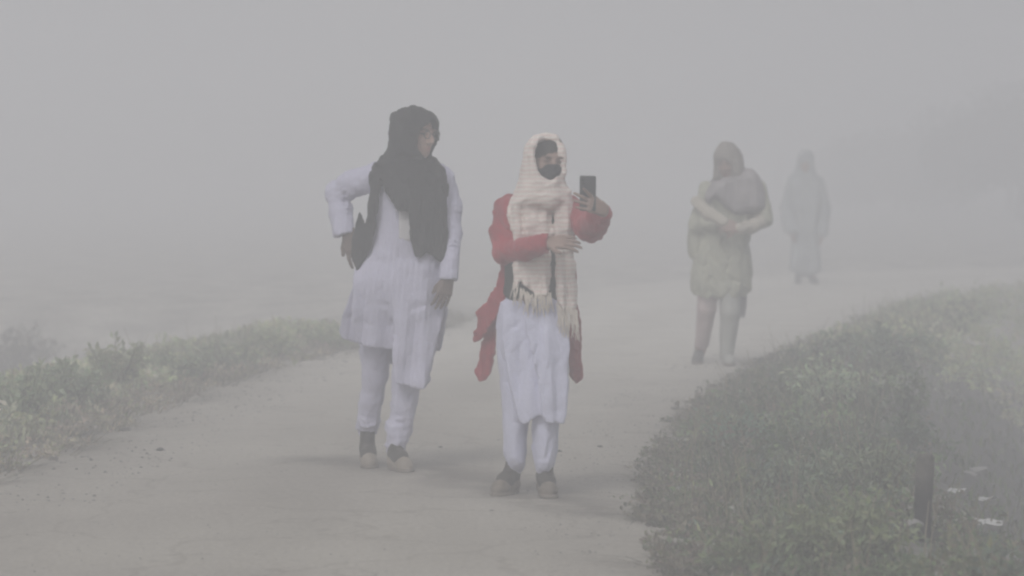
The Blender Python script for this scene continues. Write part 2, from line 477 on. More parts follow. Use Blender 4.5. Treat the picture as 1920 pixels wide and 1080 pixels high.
def axis(dense, lo, hi, step, far):
    a = list(np.arange(lo, hi, step)); s_ = step; x = a[-1]
    while x < far: s_ *= 1.25; x += s_; a.append(min(x, far))
    s_ = step; x = lo
    while x > -far: s_ *= 1.25; x -= s_; a.insert(0, max(x, -far))
    return np.unique(np.array(a))
gx = axis(1, -6, 9, .11, 185); gy = axis(1, 8, 48, .16, 185)
GX, GY = np.meshgrid(gx, gy, indexing='ij'); GZ = ground_z(GX, GY)
ix = np.arange(GX.size).reshape(GX.shape)
Q = np.stack([ix[:-1, :-1], ix[1:, :-1], ix[1:, 1:], ix[:-1, 1:]], -1).reshape(-1, 4)
gm = mat('verge soil', (.52, .49, .44), .95, .3, 1.6, fine=.3, fscale=14, bump=.8, bscale=18, coord='Object', col2=(.63, .60, .54), tint=True)
ER = side_dist(GX, GY, RP)
wet_shade = ss(.9, 1.5, ER + .25 * lump2(GX.ravel(), GY.ravel(), 0) / .07 * .4) * (ER < 9) * (GY.ravel() < 40)   # the bank is muddy; weed shade is added below
EL = -side_dist(GX, GY, LP)
wet_shade = wet_shade * ss(31, 21, GY.ravel()); wet_shade = np.maximum(wet_shade, .70 * ss(.05, .35, ER) * ss(24, 15, GY.ravel())); wet_shade = np.maximum(wet_shade, .3 * ss(.05, .35, EL) * ss(2.2, 1.0, EL) * ss(34, 27, GY.ravel()))  # weed shade put into the verge soil tint, fading with distance
wet_shade = np.maximum(wet_shade, np.exp(-(((GX.ravel() - at(1728, 1012)[0]) / .28)**2 + ((GY.ravel() - at(1728, 1012)[1]) / .6)**2)))  # soil tinted darker round the stump's foot
soil_tint = (1 - .76 * wet_shade)[:, None] * np.array([1, 1, 1.0])
tag(mesh_np('ground', np.stack([GX.ravel(), GY.ravel(), GZ.ravel()], 1), Q, gm, tint=soil_tint), kind='structure')

def road_material():
    m = bpy.data.materials.new('dusty road'); m.use_nodes = True
    t = m.node_tree; N = t.nodes; L = t.links; b = N['Principled BSDF']; b.inputs['Roughness'].default_value = .92
    b.inputs['Specular IOR Level'].default_value = .2
    tc = N.new('ShaderNodeTexCoord')
    def noise(sc, det, stretch=(1, 1, 1)):
        mp = N.new('ShaderNodeMapping'); mp.inputs['Scale'].default_value = stretch
        L.new(tc.outputs['Object'], mp.inputs['Vector'])
        n = N.new('ShaderNodeTexNoise'); n.inputs['Scale'].default_value = sc; n.inputs['Detail'].default_value = det
        L.new(mp.outputs[0], n.inputs['Vector']); return n.outputs['Fac']
    def ramp(s_, a, b_, ca, cb):
        r = N.new('ShaderNodeValToRGB'); r.color_ramp.elements[0].position = a; r.color_ramp.elements[1].position = b_
        r.color_ramp.elements[0].color = (*ca, 1); r.color_ramp.elements[1].color = (*cb, 1); L.new(s_, r.inputs['Fac']); return r.outputs['Color']
    def mul(a, c, f=1.0):
        x = N.new('ShaderNodeMix'); x.data_type = 'RGBA'; x.blend_type = 'MULTIPLY'; x.inputs[0].default_value = f
        L.new(a, x.inputs[6]); L.new(c, x.inputs[7]); return x.outputs[2]
    c = ramp(noise(.55, 6), .35, .68, (.40, .37, .325), (.48, .45, .395))
    c = mul(c, ramp(noise(2.3, 7, (1, .35, 1)), .3, .6, (.9, .9, .9), (1, 1, 1)))
    c = mul(c, ramp(noise(45, 4), .35, .62, (.80, .79, .78), (1, 1, 1)))
    c = mul(c, ramp(noise(9, 5), .62, .75, (1, 1, 1), (.78, .77, .76)))
    # paler with distance: thicker far fog put into the road's colour
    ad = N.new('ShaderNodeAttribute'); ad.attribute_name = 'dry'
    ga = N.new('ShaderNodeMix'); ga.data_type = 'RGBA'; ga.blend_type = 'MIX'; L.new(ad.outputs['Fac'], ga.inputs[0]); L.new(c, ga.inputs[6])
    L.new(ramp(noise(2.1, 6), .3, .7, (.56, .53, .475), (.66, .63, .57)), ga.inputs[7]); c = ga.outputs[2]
    # a darker streak crossing the path under the walkers
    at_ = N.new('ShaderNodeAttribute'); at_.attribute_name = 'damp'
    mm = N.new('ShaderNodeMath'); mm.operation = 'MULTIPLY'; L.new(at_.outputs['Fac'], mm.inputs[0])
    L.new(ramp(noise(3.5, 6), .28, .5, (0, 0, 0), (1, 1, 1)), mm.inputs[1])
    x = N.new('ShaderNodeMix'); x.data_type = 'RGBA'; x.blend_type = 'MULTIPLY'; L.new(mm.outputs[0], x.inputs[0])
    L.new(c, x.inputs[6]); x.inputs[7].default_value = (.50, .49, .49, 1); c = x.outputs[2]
    al = N.new('ShaderNodeAttribute'); al.attribute_name = 'lane'                      # wheel-swept lanes are paler, the crown and edges dirtier
    lm = N.new('ShaderNodeMath'); lm.operation = 'MULTIPLY_ADD'; L.new(noise(2.0, 5, (1, .2, 1)), lm.inputs[0]); lm.inputs[1].default_value = .8; L.new(al.outputs['Fac'], lm.inputs[2])
    c = mul(c, ramp(lm.outputs[0], .35, 1.2, (.90, .895, .89), (1.0, 1.0, 1.0)))
    vo = N.new('ShaderNodeTexVoronoi'); vo.feature = 'DISTANCE_TO_EDGE'; vo.inputs['Scale'].default_value = .9                # a few hairline cracks
    mp = N.new('ShaderNodeMapping'); nv = N.new('ShaderNodeTexNoise'); nv.inputs['Scale'].default_value = 3; L.new(tc.outputs['Object'], nv.inputs['Vector'])
    vm = N.new('ShaderNodeVectorMath'); vm.operation = 'MULTIPLY_ADD'; L.new(nv.outputs['Color'], vm.inputs[0]); vm.inputs[1].default_value = (.5, .5, .5); L.new(tc.outputs['Object'], vm.inputs[2])
    L.new(vm.outputs[0], vo.inputs['Vector']); c = mul(c, ramp(vo.outputs['Distance'], .004, .02, (.66, .64, .62), (1, 1, 1)), .5)
    L.new(c, b.inputs['Base Color'])
    bp = N.new('ShaderNodeBump'); bp.inputs['Strength'].default_value = .5; bp.inputs['Distance'].default_value = .012
    L.new(noise(30, 6), bp.inputs['Height']); L.new(bp.outputs[0], b.inputs['Normal'])
    return m
# road sheet: rows along the path, 36 columns across, edges ragged
def dense(P, n):
    s_ = np.r_[0, np.cumsum(np.linalg.norm(np.diff(P, axis=0), axis=1))]; k = np.arange(len(P)); t = np.linspace(0, len(P) - 1, n)
    return np.stack([np.interp(t, k, P[:, 0]), np.interp(t, k, P[:, 1])], 1)
A, B = dense(LP, 1400), dense(RP, 1400)
nrm = B - A; nrm /= np.linalg.norm(nrm, axis=1)[:, None]
edge = waves(11, 14, .15, 1.3, .05)
A = A - nrm * (.05 + edge(A[:, 0], A[:, 1], 0 * A[:, 0]))[:, None]
B = B + nrm * (.05 + edge(B[:, 0] + 9, B[:, 1], 0 * B[:, 0]))[:, None]
tt = np.linspace(0, 1, 44)
RX = A[:, None, :] * (1 - tt)[None, :, None] + B[:, None, :] * tt[None, :, None]
rw = waves(12, 10, .5, 3, .004)
RZ = .004 + .022 * (1 - (2 * tt - 1)**2)[None, :] * 1.0 + rw(RX[..., 0], RX[..., 1], 0 * RX[..., 0]) * (1 - np.abs(2 * tt - 1)**4)[None, :]
RZ[:, 0] = RZ[:, -1] = -.012
ix = np.arange(RZ.size).reshape(RZ.shape)
Q = np.stack([ix[:-1, :-1], ix[:-1, 1:], ix[1:, 1:], ix[1:, :-1]], -1).reshape(-1, 4)
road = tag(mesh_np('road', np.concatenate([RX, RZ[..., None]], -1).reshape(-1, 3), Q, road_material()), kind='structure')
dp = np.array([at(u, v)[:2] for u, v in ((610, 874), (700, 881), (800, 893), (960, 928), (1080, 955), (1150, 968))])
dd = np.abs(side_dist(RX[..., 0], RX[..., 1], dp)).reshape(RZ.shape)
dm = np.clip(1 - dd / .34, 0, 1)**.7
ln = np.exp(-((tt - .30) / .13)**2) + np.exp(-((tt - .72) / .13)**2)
paled = ss(17, 29, RX[..., 1] + 1.5 * lump2(RX[..., 0].ravel(), RX[..., 1].ravel(), 0).reshape(RZ.shape) / .07 * .5)  # how strongly the painted far fog pales the road
a = road.data.attributes.new('dry', 'FLOAT', 'POINT'); a.data.foreach_set('value', paled.ravel().astype(np.float32))
a = road.data.attributes.new('lane', 'FLOAT', 'POINT'); a.data.foreach_set('value', np.tile(ln, RZ.shape[0]).astype(np.float32))
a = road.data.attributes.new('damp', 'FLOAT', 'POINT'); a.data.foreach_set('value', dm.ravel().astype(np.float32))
def road_z(x, y):
    """height of the walking surface"""
    dl = float(side_dist(x, y, LP)[0]); dr = -float(side_dist(x, y, RP)[0])
    if dl < 0 or dr < 0: return ground_z(x, y)
    t = dl / (dl + dr); return .004 + .022 * (1 - (2 * t - 1)**2)

# still ditch water at the foot of the right bank
wm = mat('ditch water', (.10, .10, .095), .22, .15, .8, spec=.4, bump=.12, bscale=6)
wr = []
ofs = dense(RP, 300); tn = np.gradient(ofs, axis=0); tn /= np.linalg.norm(tn, axis=1)[:, None]; rt = np.stack([tn[:, 1], -tn[:, 0]], 1)
keep = (ofs[:, 1] > -5) & (ofs[:, 1] < 40)
W0, W1 = ofs[keep] + rt[keep] * 1.9, ofs[keep] + rt[keep] * 9
V = np.concatenate([np.c_[W0, np.full(len(W0), -.88)], np.c_[W1, np.full(len(W1), -.88)]])
n = len(W0); Q = [(i, n + i, n + i + 1, i + 1) for i in range(n - 1)]
tag(mesh_np('ditch_water', V, Q, wm), kind='structure')

# ------------------------------------------------------------------ plants
def leaf_arrays(P, D, Nn, Ln, Wd, droop=.25):
    """P base, D direction, Nn normal (n,3); returns verts (n*4) and quads split in tris"""
    n = len(P); sd = np.cross(D, Nn); sd /= np.linalg.norm(sd, axis=1)[:, None] + 1e-9
    mid = P + D * (Ln * .45)[:, None]
    tip = P + D * Ln[:, None] - Nn * (Ln * droop)[:, None]
    l = mid + sd * (Wd * .5)[:, None] + Nn * (Wd * .12)[:, None]; r = mid - sd * (Wd * .5)[:, None] + Nn * (Wd * .12)[:, None]
    V = np.stack([P, l, tip, r], 1).reshape(-1, 3)
    b = np.arange(n)[:, None] * 4
    T = np.concatenate([b + [0, 1, 2], b + [0, 2, 3]], 1).reshape(-1, 3)
    return V, T
def rand_dirs(g, n, up=.3):
    d = g.normal(size=(n, 3)); d[:, 2] += up; return d / np.linalg.norm(d, axis=1)[:, None]

LEAF = mat('weed leaves', (.62, .62, .62), .6, .12, 3, tint=True, translucent=.38, spec=.35)
STEM = mat('weed stems', (.13, .13, .08), .8, .2, 20)
DRY = mat('dry grass', (.5, .5, .5), .85, .12, 3, tint=True, translucent=.15)
GREENS = np.array([(.15, .205, .095), (.17, .215, .12), (.125, .17, .09), (.20, .225, .115), (.165, .205, .15), (.14, .165, .10)])
GREENS = GREENS * 1.75
def plant_arrays(g, x, y, h, spread, nst, nlf, leaf, colour, lean=(0, 0), zfun=ground_z):
    """a weed: nst stems out of one root, nlf leaves on each; returns leaves and stem polylines"""
    z = zfun(x, y); P, D, Ls, St = [], [], [], []
    for _ in range(nst):
        az = g.uniform(0, 6.28); rd = spread * math.sqrt(g.uniform(0.02, 1)); hh = h * g.uniform(.6, 1.05) * (1 - .35 * (rd / max(spread, .01))**2)
        tip = np.array([x + rd * math.cos(az) + lean[0] * hh, y + rd * math.sin(az) + lean[1] * hh, z + hh])
        b = np.array([x + .15 * rd * math.cos(az), y + .15 * rd * math.sin(az), z - .02])
        ctl = b * .5 + tip * .5 + np.array([0, 0, .12 * hh])
        T = np.linspace(0, 1, 5)[:, None]; pl = b * (1 - T)**2 + 2 * ctl * T * (1 - T) + tip * T**2
        St.append(pl)
        t = g.uniform(.18, 1, nlf)[:, None]; q = b * (1 - t)**2 + 2 * ctl * t * (1 - t) + tip * t**2
        dr = rand_dirs(g, nlf, .25); P.append(q + dr * leaf * .3); D.append(dr); Ls.append(leaf * g.uniform(.55, 1.2, nlf))
    P, D, Ls = np.concatenate(P), np.concatenate(D), np.concatenate(Ls)
    Nn = rand_dirs(g, len(P), 1.3); Nn -= D * (Nn * D).sum(1)[:, None]; Nn /= np.linalg.norm(Nn, axis=1)[:, None] + 1e-9
    C = np.array(colour)[None, :] * g.uniform(.75, 1.3, (len(P), 1)) * g.uniform(.93, 1.07, (len(P), 3))
    return P, D, Nn, Ls, C, St
def weed(name, label, cat, u, v, h, spread, nst, nlf, leaf, colour, group=None, seed=0, lean=(0, 0), wratio=.5, pos=None):
    g = np.random.default_rng(seed + 100)
    p = at(u, v) if pos is None else np.array([*pos, ground_z(*pos)])
    P, D, Nn, Ls, C, St = plant_arrays(g, p[0], p[1], h, spread, nst, nlf, leaf, colour, lean)
    root = empty(name, p); tag(root, label, cat, group)
    V, T = leaf_arrays(P - p, D, Nn, Ls, Ls * wratio)
    mesh_np('foliage', V, T, LEAF, root, smooth=False, tint=np.repeat(C, 4, 0))
    strands([s_ - p for s_ in St], .004, 'stem', STEM, root)
    return root

def mass(name, pts, g, hfun, leafun, nst, nlf, m=LEAF, spread=.10, colours=GREENS, cvar=None):
    PA = [[] for _ in range(5)]
    for x, y in pts:
        c = colours[g.integers(len(colours))] if cvar is None else cvar(x, y, g)
        lf = leafun(x, y)
        P, D, Nn, Ls, C, St = plant_arrays(g, x, y, hfun(x, y) * g.uniform(.6, 1.3), spread, nst, nlf, lf, c)
        for a_, b_ in zip(PA, (P, D, Nn, Ls, C)): a_.append(b_)
    P, D, Nn, Ls, C = [np.concatenate(a_) for a_ in PA]
    V, T = leaf_arrays(P, D, Nn, Ls, Ls * g.uniform(.35, .65, len(Ls)))
    return tag(mesh_np(name, V, T, m, smooth=False, tint=np.repeat(C, 4, 0)), kind='stuff')

def along(P, t):
    k = np.arange(len(P)); i = np.clip(t, 0, len(P) - 1.001).astype(int); fr = (t - i)[:, None]
    q = P[i] * (1 - fr) + P[i + 1] * fr; tn_ = P[i + 1] - P[i]; tn_ = tn_ / np.linalg.norm(tn_, axis=1)[:, None]
    return q, tn_
def scatter(P, sign, n, emin, emax, y0, y1, g, power=1.0):
    """points beside an edge line, offset emin..emax outward; denser near the camera with power>1"""
    Pd = dense(P, 4000); Pd = Pd[(Pd[:, 1] > y0) & (Pd[:, 1] < y1) & (Pd[:, 0] < 12)]
    s_ = np.r_[0, np.cumsum(np.linalg.norm(np.diff(Pd, axis=0), axis=1))]
    t = np.interp(s_[-1] * g.uniform(0, 1, n)**power, s_, np.arange(len(Pd)))
    q, tn_ = along(Pd, t); r_ = np.stack([tn_[:, 1], -tn_[:, 0]], 1) * sign
    e = g.uniform(emin, emax, n) if np.isscalar(emin) else None
    return q + r_ * e[:, None], e, r_

def grass(name, n, P, sign, emin, emax, y0, y1, g, hgt, col, leanout=-.6, wid=.004, power=1.0, flat=.5, tuft=None):
    q, e, r_ = scatter(P, sign, n, emin, emax, y0, y1, g, power)
    if tuft is not None:                                               # ragged tufts instead of an even fringe
        v_ = tuft(q[:, 0], q[:, 1], 0 * q[:, 0]); k_ = v_ + g.normal(size=n) * .25 > .15
        q, e, r_, v_ = q[k_], e[k_], r_[k_], v_[k_]; n = len(q); q = q - r_ * (np.clip(v_, 0, 1.5) * .07)[:, None]
    if sign > 0: k_ = clear_view(q, 1.0, .1); q, e, r_ = q[k_], e[k_], r_[k_]; n = len(q)
    z = ground_z(q[:, 0], q[:, 1])
    b = np.c_[q, z - .01]
    az = g.uniform(0, 6.28, n); dr = np.c_[np.cos(az), np.sin(az)] * .7 + r_ * leanout
    h = hgt * g.uniform(.4, 1.3, n); fl = flat * g.uniform(.3, 1.6, n)
    mid = b + np.c_[dr * (h * fl * .45)[:, None], h * .6]
    tip = b + np.c_[dr * (h * fl * 1.25)[:, None], h * g.uniform(.55, 1.0, n)]
    sd = np.c_[-dr[:, 1], dr[:, 0], 0 * h]; sd /= np.linalg.norm(sd, axis=1)[:, None] + 1e-6
    sd = sd * (wid * (1 + .05 * q[:, 1]))[:, None]
    V = np.stack([b - sd, b + sd, mid + sd * .7, mid - sd * .7, tip], 1).reshape(-1, 3)
    k = np.arange(n)[:, None] * 5
    T = np.concatenate([k + [0, 1, 2], k + [0, 2, 3], k + [3, 2, 4]], 1).reshape(-1, 3)
    C = np.array(col)[g.integers(len(col), size=n)] * g.uniform(.7, 1.3, (n, 1))
    return tag(mesh_np(name, V, T, DRY, smooth=False, tint=np.repeat(C, 5, 0)), kind='stuff')

g = np.random.default_rng(21)
DRYC = np.array([(.33, .29, .22), (.27, .24, .18), (.24, .25, .15), (.38, .34, .27), (.22, .21, .16)])
GRC = np.array([(.24, .29, .14), (.20, .25, .13), (.28, .30, .17), (.30, .28, .19)])
SX, SY = at(1728, 1012)[:2]
def clear_view(q, depth=.8, half=.11):
    """keep the spot in front of the stump open, as in the photo"""
    f_ = (SY - q[:, 1]); lx = q[:, 0] - SX * q[:, 1] / SY
    return ~((f_ > -.12) & (f_ < depth) & (np.abs(lx) < half))
tuftw = waves(36, 10, .12, .6, 1.0)
grass('dry_grass', 13000, RP, 1, 0, .5, 10, 34, g, .060, DRYC * 1.3, tuft=tuftw, leanout=-.7, flat=.9, power=1.5, wid=.0055)
grass('lying_straw', 700, RP, 1, 0, .25, 10, 30, g, .06, DRYC * 1.3, leanout=-1.4, flat=1.8, power=1.5, wid=.006, tuft=tuftw)
grass('green_grass', 12000, RP, 1, .2, 1.1, 10, 34, g, .12, GRC, leanout=-.2, flat=.6, power=1.4)
grass('bank_grass', 2600, RP, 1, 1.0, 2.4, 10, 26, g, .08, GRC * 1.1, leanout=.1, flat=.7, power=1.3)
grass('dry_grass', 12000, LP, -1, 0, .8, 13, 32, g, .07, DRYC * 1.9, tuft=tuftw, leanout=-.8, flat=1.2)
grass('lying_straw', 2200, LP, -1, -.05, .4, 13, 30, g, .08, DRYC * 1.5, leanout=-1.5, flat=2.2, wid=.004, tuft=tuftw)
grass('green_grass', 9000, LP, -1, .25, 1.3, 13, 29, g, .10, GRC * 1.9 + .12, leanout=0, flat=.5)
patch = waves(31, 10, .35, 1.6, 1.0); tone = waves(32, 9, .3, 1.1, 1.0)
def veg_col(x, y, g_):
    c = GREENS[g_.integers(len(GREENS))].copy()
    c = c * np.clip(1.05 + .55 * tone(x, y, 0.0), .35, 2.2)
    u = g_.uniform()
    if u < .16: c = np.array((.40, .35, .26)) * g_.uniform(.6, 1.1)
    elif u < .23: c = np.array((.62, .62, .52))
    return c
def pale_col(x, y, g_): return veg_col(x, y, g_) * .85 + np.array((.54, .54, .37))    # yellowish growth, thicker far fog also put into its colour
hp_ = lambda x, y: float(np.clip(.5 + .5 * patch(x, y, 0.0), 0.05, 1.3))
q, e, _ = scatter(RP, 1, 2300, .10, 1.6, 10.5, 26, g, 1.5)
pp = patch(q[:, 0] * 1.3 + 5, q[:, 1] * 1.3, 0.0 * q[:, 0]); k_ = (pp > -.35) & clear_view(q) & (e < .95 + .16 * pp + g.exponential(.16, len(e))); q = q[k_]
ed_ = dict((tuple(a_), b_) for a_, b_ in zip(q, e[k_]))
mass('weeds', q, g, lambda x, y: (.05 + .17 * hp_(x + 3, y)) * min(1, .35 + ed_.get((x, y), 1) * 1.1), lambda x, y: .040 if hp_(x * 2, y * 2) > .5 else .028, 5, 8, cvar=veg_col, spread=.10)
q, e, _ = scatter(RP, 1, 1000, .15, 2.0, 24, 43, g, 1.0)
mass('weeds', q, g, lambda x, y: .06 + .13 * hp_(x, y), lambda x, y: .05, 4, 8, cvar=pale_col, spread=.16)
q, e, _ = scatter(RP, 1, 800, -.02, .38, 10.5, 28, g, 1.4); q = q[tuftw(q[:, 0], q[:, 1], 0 * q[:, 0]) > -.2]
BROWN = np.array([(.25, .215, .165), (.20, .175, .135), (.29, .26, .19), (.21, .22, .13)]) * 1.6
mass('dead_weeds', q, g, lambda x, y: .055, lambda x, y: .030, 5, 7, spread=.09, colours=BROWN)
q, e, _ = scatter(RP, 1, 800, -.08, .16, 10.5, 33, g, 1.1); q = q[tuftw(q[:, 0], q[:, 1], 0 * q[:, 0]) + g.normal(size=len(q)) * .3 > .6]
mass('creeping_weeds', q, g, lambda x, y: .045, lambda x, y: .030, 5, 7, spread=.085, cvar=lambda x, y, g_: veg_col(x, y, g_) * .5 + BROWN[g_.integers(4)] * .5)
q, e, _ = scatter(LP, -1, 420, -.02, .5, 14, 30, g, 1.2); q = q[tuftw(q[:, 0], q[:, 1], 0 * q[:, 0]) > -.2]
mass('dead_weeds', q, g, lambda x, y: .06, lambda x, y: .034, 5, 7, spread=.10, colours=BROWN * 1.9)
q, e, _ = scatter(LP, -1, 900, .30, 1.3, 14, 28, g, 1.0)
k_ = patch(q[:, 0] * 1.1, q[:, 1] * 1.1, 0 * q[:, 0]) > -.05; q = q[k_]
mass('weeds', q, g, lambda x, y: .03 + .10 * hp_(x, y), lambda x, y: .055, 5, 9, cvar=pale_col, spread=.14)

def stalks(name, n, P, sign, e0, e1, y0, y1, hgt):
    q, e, r_ = scatter(P, sign, n, e0, e1, y0, y1, g, 1.3); out = []
    if sign > 0: q = q[clear_view(q)]
    for x, y in q:
        h = hgt * g.uniform(.5, 1.2); d = g.normal(size=2) * h * .25; z = ground_z(x, y)
        out.append([np.array([x, y, z - .02]), np.array([x + d[0] * .3, y + d[1] * .3, z + h * .55]), np.array([x + d[0], y + d[1], z + h])])
    tag(strands(out, .0035, name, STALK, None), kind='stuff')
STALK = mat('dry stalks', (.30, .26, .18), .85, .25, 8)
stalks('dry_stalks', 260, RP, 1, .1, 1.1, 10.5, 32, .26)
stalks('dry_stalks', 120, LP, -1, .3, 1.1, 14, 27, .22)

# plants one can pick out
Wd_ = [  # name, label, u, v(root), h, spread, stems, leaves per stem, leaf, colour index/scale, wratio
 ('leafy_weed', 'bright yellow-green leafy weed clump at the bottom edge just left of the dark stump', 1585, 1085, .30, .26, 44, 36, .036, (.44, .50, .28)),
 ('leafy_weed', 'low yellow-green weed at the bottom edge of the right verge, nearest the road', 1440, 1090, .20, .26, 36, 28, .034, (.38, .44, .25)),
 ('round_bush', 'pale rounded bush right behind the dark stump', 1640, 950, .29, .22, 46, 36, .032, (.44, .50, .33)),
 ('leafy_weed', 'dense grey-green weed patch in the middle of the right verge', 1500, 940, .22, .25, 40, 30, .036, (.40, .48, .33)),
 ('leafy_weed', 'cool green weed clump near the road edge on the right verge', 1390, 850, .22, .24, 28, 24, .035, (.33, .48, .33)),
 ('leafy_weed', 'pale green weed clump where the right verge bends away beyond the walkers', 1560, 770, .30, .26, 28, 24, .045, (0.74, 0.85, 0.60)),
 ('tall_weed', 'tall thin weed standing up at the top right of the verge', 1690, 800, .36, .16, 16, 20, .045, (.30, .36, .22)),
 ('leafy_weed', 'dark green weed clump between the pale bush and the far verge on the right', 1680, 870, .24, .24, 26, 24, .040, (.22, .28, .18)),
 ('leafy_weed', 'low olive weed at the far end of the right verge where it fades into fog', 1650, 690, .32, .4, 26, 22, .07, (0.46, 0.54, 0.38)),
 ('tall_weed', 'pale green weed at the left picture edge on the left verge', 40, 800, .33, .26, 34, 26, .055, (0.53, 0.62, 0.40)),
 ('leafy_weed', 'green weed second from the left picture edge on the left verge', 130, 765, .27, .26, 32, 26, .055, (0.47, 0.56, 0.35)),
 ('tall_weed', 'first tall pale weed of the left verge, right of the gap in the fog', 215, 735, .35, .20, 28, 26, .055, (0.51, 0.56, 0.35)),
 ('tall_weed', 'broad tall weed clump in the middle of the left verge', 325, 715, .21, .30, 32, 24, .05, (0.48, 0.56, 0.36)),
 ('tall_weed', 'tall weed clump right of the middle of the left verge', 430, 695, .20, .30, 30, 22, .05, (0.47, 0.53, 0.36)),
 ('tall_weed', 'highest weed clump on the left verge, left of the woman in the black headscarf', 510, 672, .20, .22, 28, 22, .055, (0.51, 0.58, 0.32)),
 ('tall_weed', 'faint weed clump touching the outline of the white tunic on the left', 615, 655, .18, .26, 26, 22, .055, (0.48, 0.56, 0.32)),
 ('round_bush', 'brownish rounded bush fading in fog at the far left', 30, 705, .52, .45, 34, 22, .07, (0.35, 0.33, 0.27)),
]
for i, (nm, lab, u, v, h, sp, ns, nl, lf, c) in enumerate(Wd_):
    weed(nm, lab, 'plant', u, v, h, sp, ns, nl, lf, c, 'weeds picked out on the verges', i)

def blob(name, V0, m, seed, amp, parent=None, loc=(0, 0, 0), sub=2, scale=(1, 1, 1)):
    import bmesh
    bm = bmesh.new(); bmesh.ops.create_icosphere(bm, subdivisions=sub, radius=1)
    wv = waves(seed, 7, .7, 2.2, amp)
    for v_ in bm.verts:
        p = v_.co; k = 1 + float(wv(p.x, p.y, p.z)); v_.co = Vector((p.x * k * scale[0], p.y * k * scale[1], p.z * k * scale[2]))
    me = bpy.data.meshes.new(name); bm.to_mesh(me); bm.free(); me.materials.append(m)
    for p in me.polygons: p.use_smooth = True
    o = bpy.data.objects.new(name, me); COL.objects.link(o); o.location = loc
    if parent: o.parent = parent
    return o

# trees lost in the fog at the far right
BARK = mat('tree bark', (.11, .095, .08), .9, .25, 6, bump=.6, bscale=20)
TL = mat('tree leaves', (.5, .5, .5), .65, .1, 2, tint=True, translucent=.25)
def tree(x, y, h, cr, seed, label):
    g_ = np.random.default_rng(seed); z = ground_z(x, y); p0 = np.array([x, y, z])
    root = empty('tree', p0); tag(root, label, 'tree', 'trees lost in the fog')
    f = Fld((-cr, -cr, -.1), (cr, cr, h), .06)
    top = np.array([g_.uniform(-.2, .2), 0, h * .72])
    f.chain([(0, 0, -.05), (.05, 0, h * .3), tuple(top)], [.13, .10, .05], .06)
    tips = [top]
    for k in range(11):
        a_ = 6.28 * k / 5.5 + g_.uniform(-.3, .3); st = np.array([.04, 0, h * g_.uniform(.12, .5)])
        e_ = st + np.array([math.cos(a_) * cr * .6, math.sin(a_) * cr * .6, h * g_.uniform(.08, .3)])
        f.cone(st, e_, .06, .035, .05); tips.append(e_)
    f.build('trunk', BARK, root)
    n = 7000; ci = g_.integers(len(tips), size=n); cs = np.array([cr * g_.uniform(.32, .55) for _ in tips])
    d = rand_dirs(g_, n, 0); P = np.array(tips)[ci] + d * (cs[ci] * g_.uniform(.25, 1, n)**.5)[:, None] * np.array([1, 1, .75])
    D = rand_dirs(g_, n, -.1); Nn = rand_dirs(g_, n, .8); Nn -= D * (Nn * D).sum(1)[:, None]; Nn /= np.linalg.norm(Nn, axis=1)[:, None]
    Ls = g_.uniform(.14, .28, n); V, T = leaf_arrays(P, D, Nn, Ls, Ls * .5)
    C = np.array((.14, .17, .10)) * g_.uniform(.7, 1.3, (n, 1))
    mesh_np('crown', V, T, TL, root, smooth=False, tint=np.repeat(C, 4, 0))
tree(10.8, 96, 2.1, 2.4, 1, 'faint low tree lost in the fog above the right verge, left one of the three')
tree(13.4, 92, 4.0, 2.8, 2, 'faint tree lost in the fog behind the right verge, middle one of the three')
tree(11.9, 80, 3.0, 2.2, 3, 'faint bushy tree lost in the fog at the right picture edge')

# ------------------------------------------------------------------ stump, litter, stones
def tube(f_pts, radii, nseg=14, wob=None):
    V, Q = [], []
    for i, (p, r) in enumerate(zip(f_pts, radii)):
        for k in range(nseg):
            a_ = 6.2832 * k / nseg; rr = r * (1 + (wob(math.cos(a_), math.sin(a_), p[2] * 6) if wob else 0))
            V.append((p[0] + rr * math.cos(a_), p[1] + rr * math.sin(a_), p[2]))
    n = len(f_pts)
    for i in range(n - 1):
        for k in range(nseg):
            k2 = (k + 1) % nseg; Q.append((i * nseg + k, i * nseg + k2, (i + 1) * nseg + k2, (i + 1) * nseg + k))
    return V, Q
def post_material():
    m = mat('weathered wood', (.13, .12, .105), .9, .3, 14, fine=.4, fscale=40, bump=.9, bscale=40)
    t = m.node_tree; N = t.nodes; L = t.links; b = N['Principled BSDF']
    src = b.inputs['Base Color'].links[0].from_socket
    tc = N.new('ShaderNodeTexCoord'); sp = N.new('ShaderNodeSeparateXYZ'); L.new(tc.outputs['Object'], sp.inputs[0])
    r = N.new('ShaderNodeValToRGB'); r.color_ramp.elements[0].position = .16; r.color_ramp.elements[1].position = .24
    r.color_ramp.elements[0].color = (.2, .2, .2, 1); r.color_ramp.elements[1].color = (1, 1, 1, 1)   # soaked foot of the post
    L.new(sp.outputs[2], r.inputs['Fac'])
    x = N.new('ShaderNodeMix'); x.data_type = 'RGBA'; x.blend_type = 'MULTIPLY'; x.inputs[0].default_value = 1
    L.new(src, x.inputs[6]); L.new(r.outputs[0], x.inputs[7]); L.new(x.outputs[2], b.inputs['Base Color'])
    return m
sp_ = at(1728, 1012)
V, Q = tube([(0, 0, -.12), (0, 0, .03), (.003, 0, .10), (.008, 0, .18), (.012, 0, .26), (.014, 0, .305), (.014, 0, .32), (.014, 0, .318)],
            [.042, .037, .034, .034, .036, .033, .024, .002], 16, waves(51, 6, .7, 2.5, .09))
stump = mesh_np('wooden_stump', V, Q, post_material(), None, sp_)
tag(stump, 'dark weathered wooden stump standing upright at the lower right among the weeds', 'stump')
shade = mat('wet black mud', (.05, .046, .04), .6, .3, 20, bump=.8, bscale=40)  # black clods put in for the shaded hollow at the stump's foot
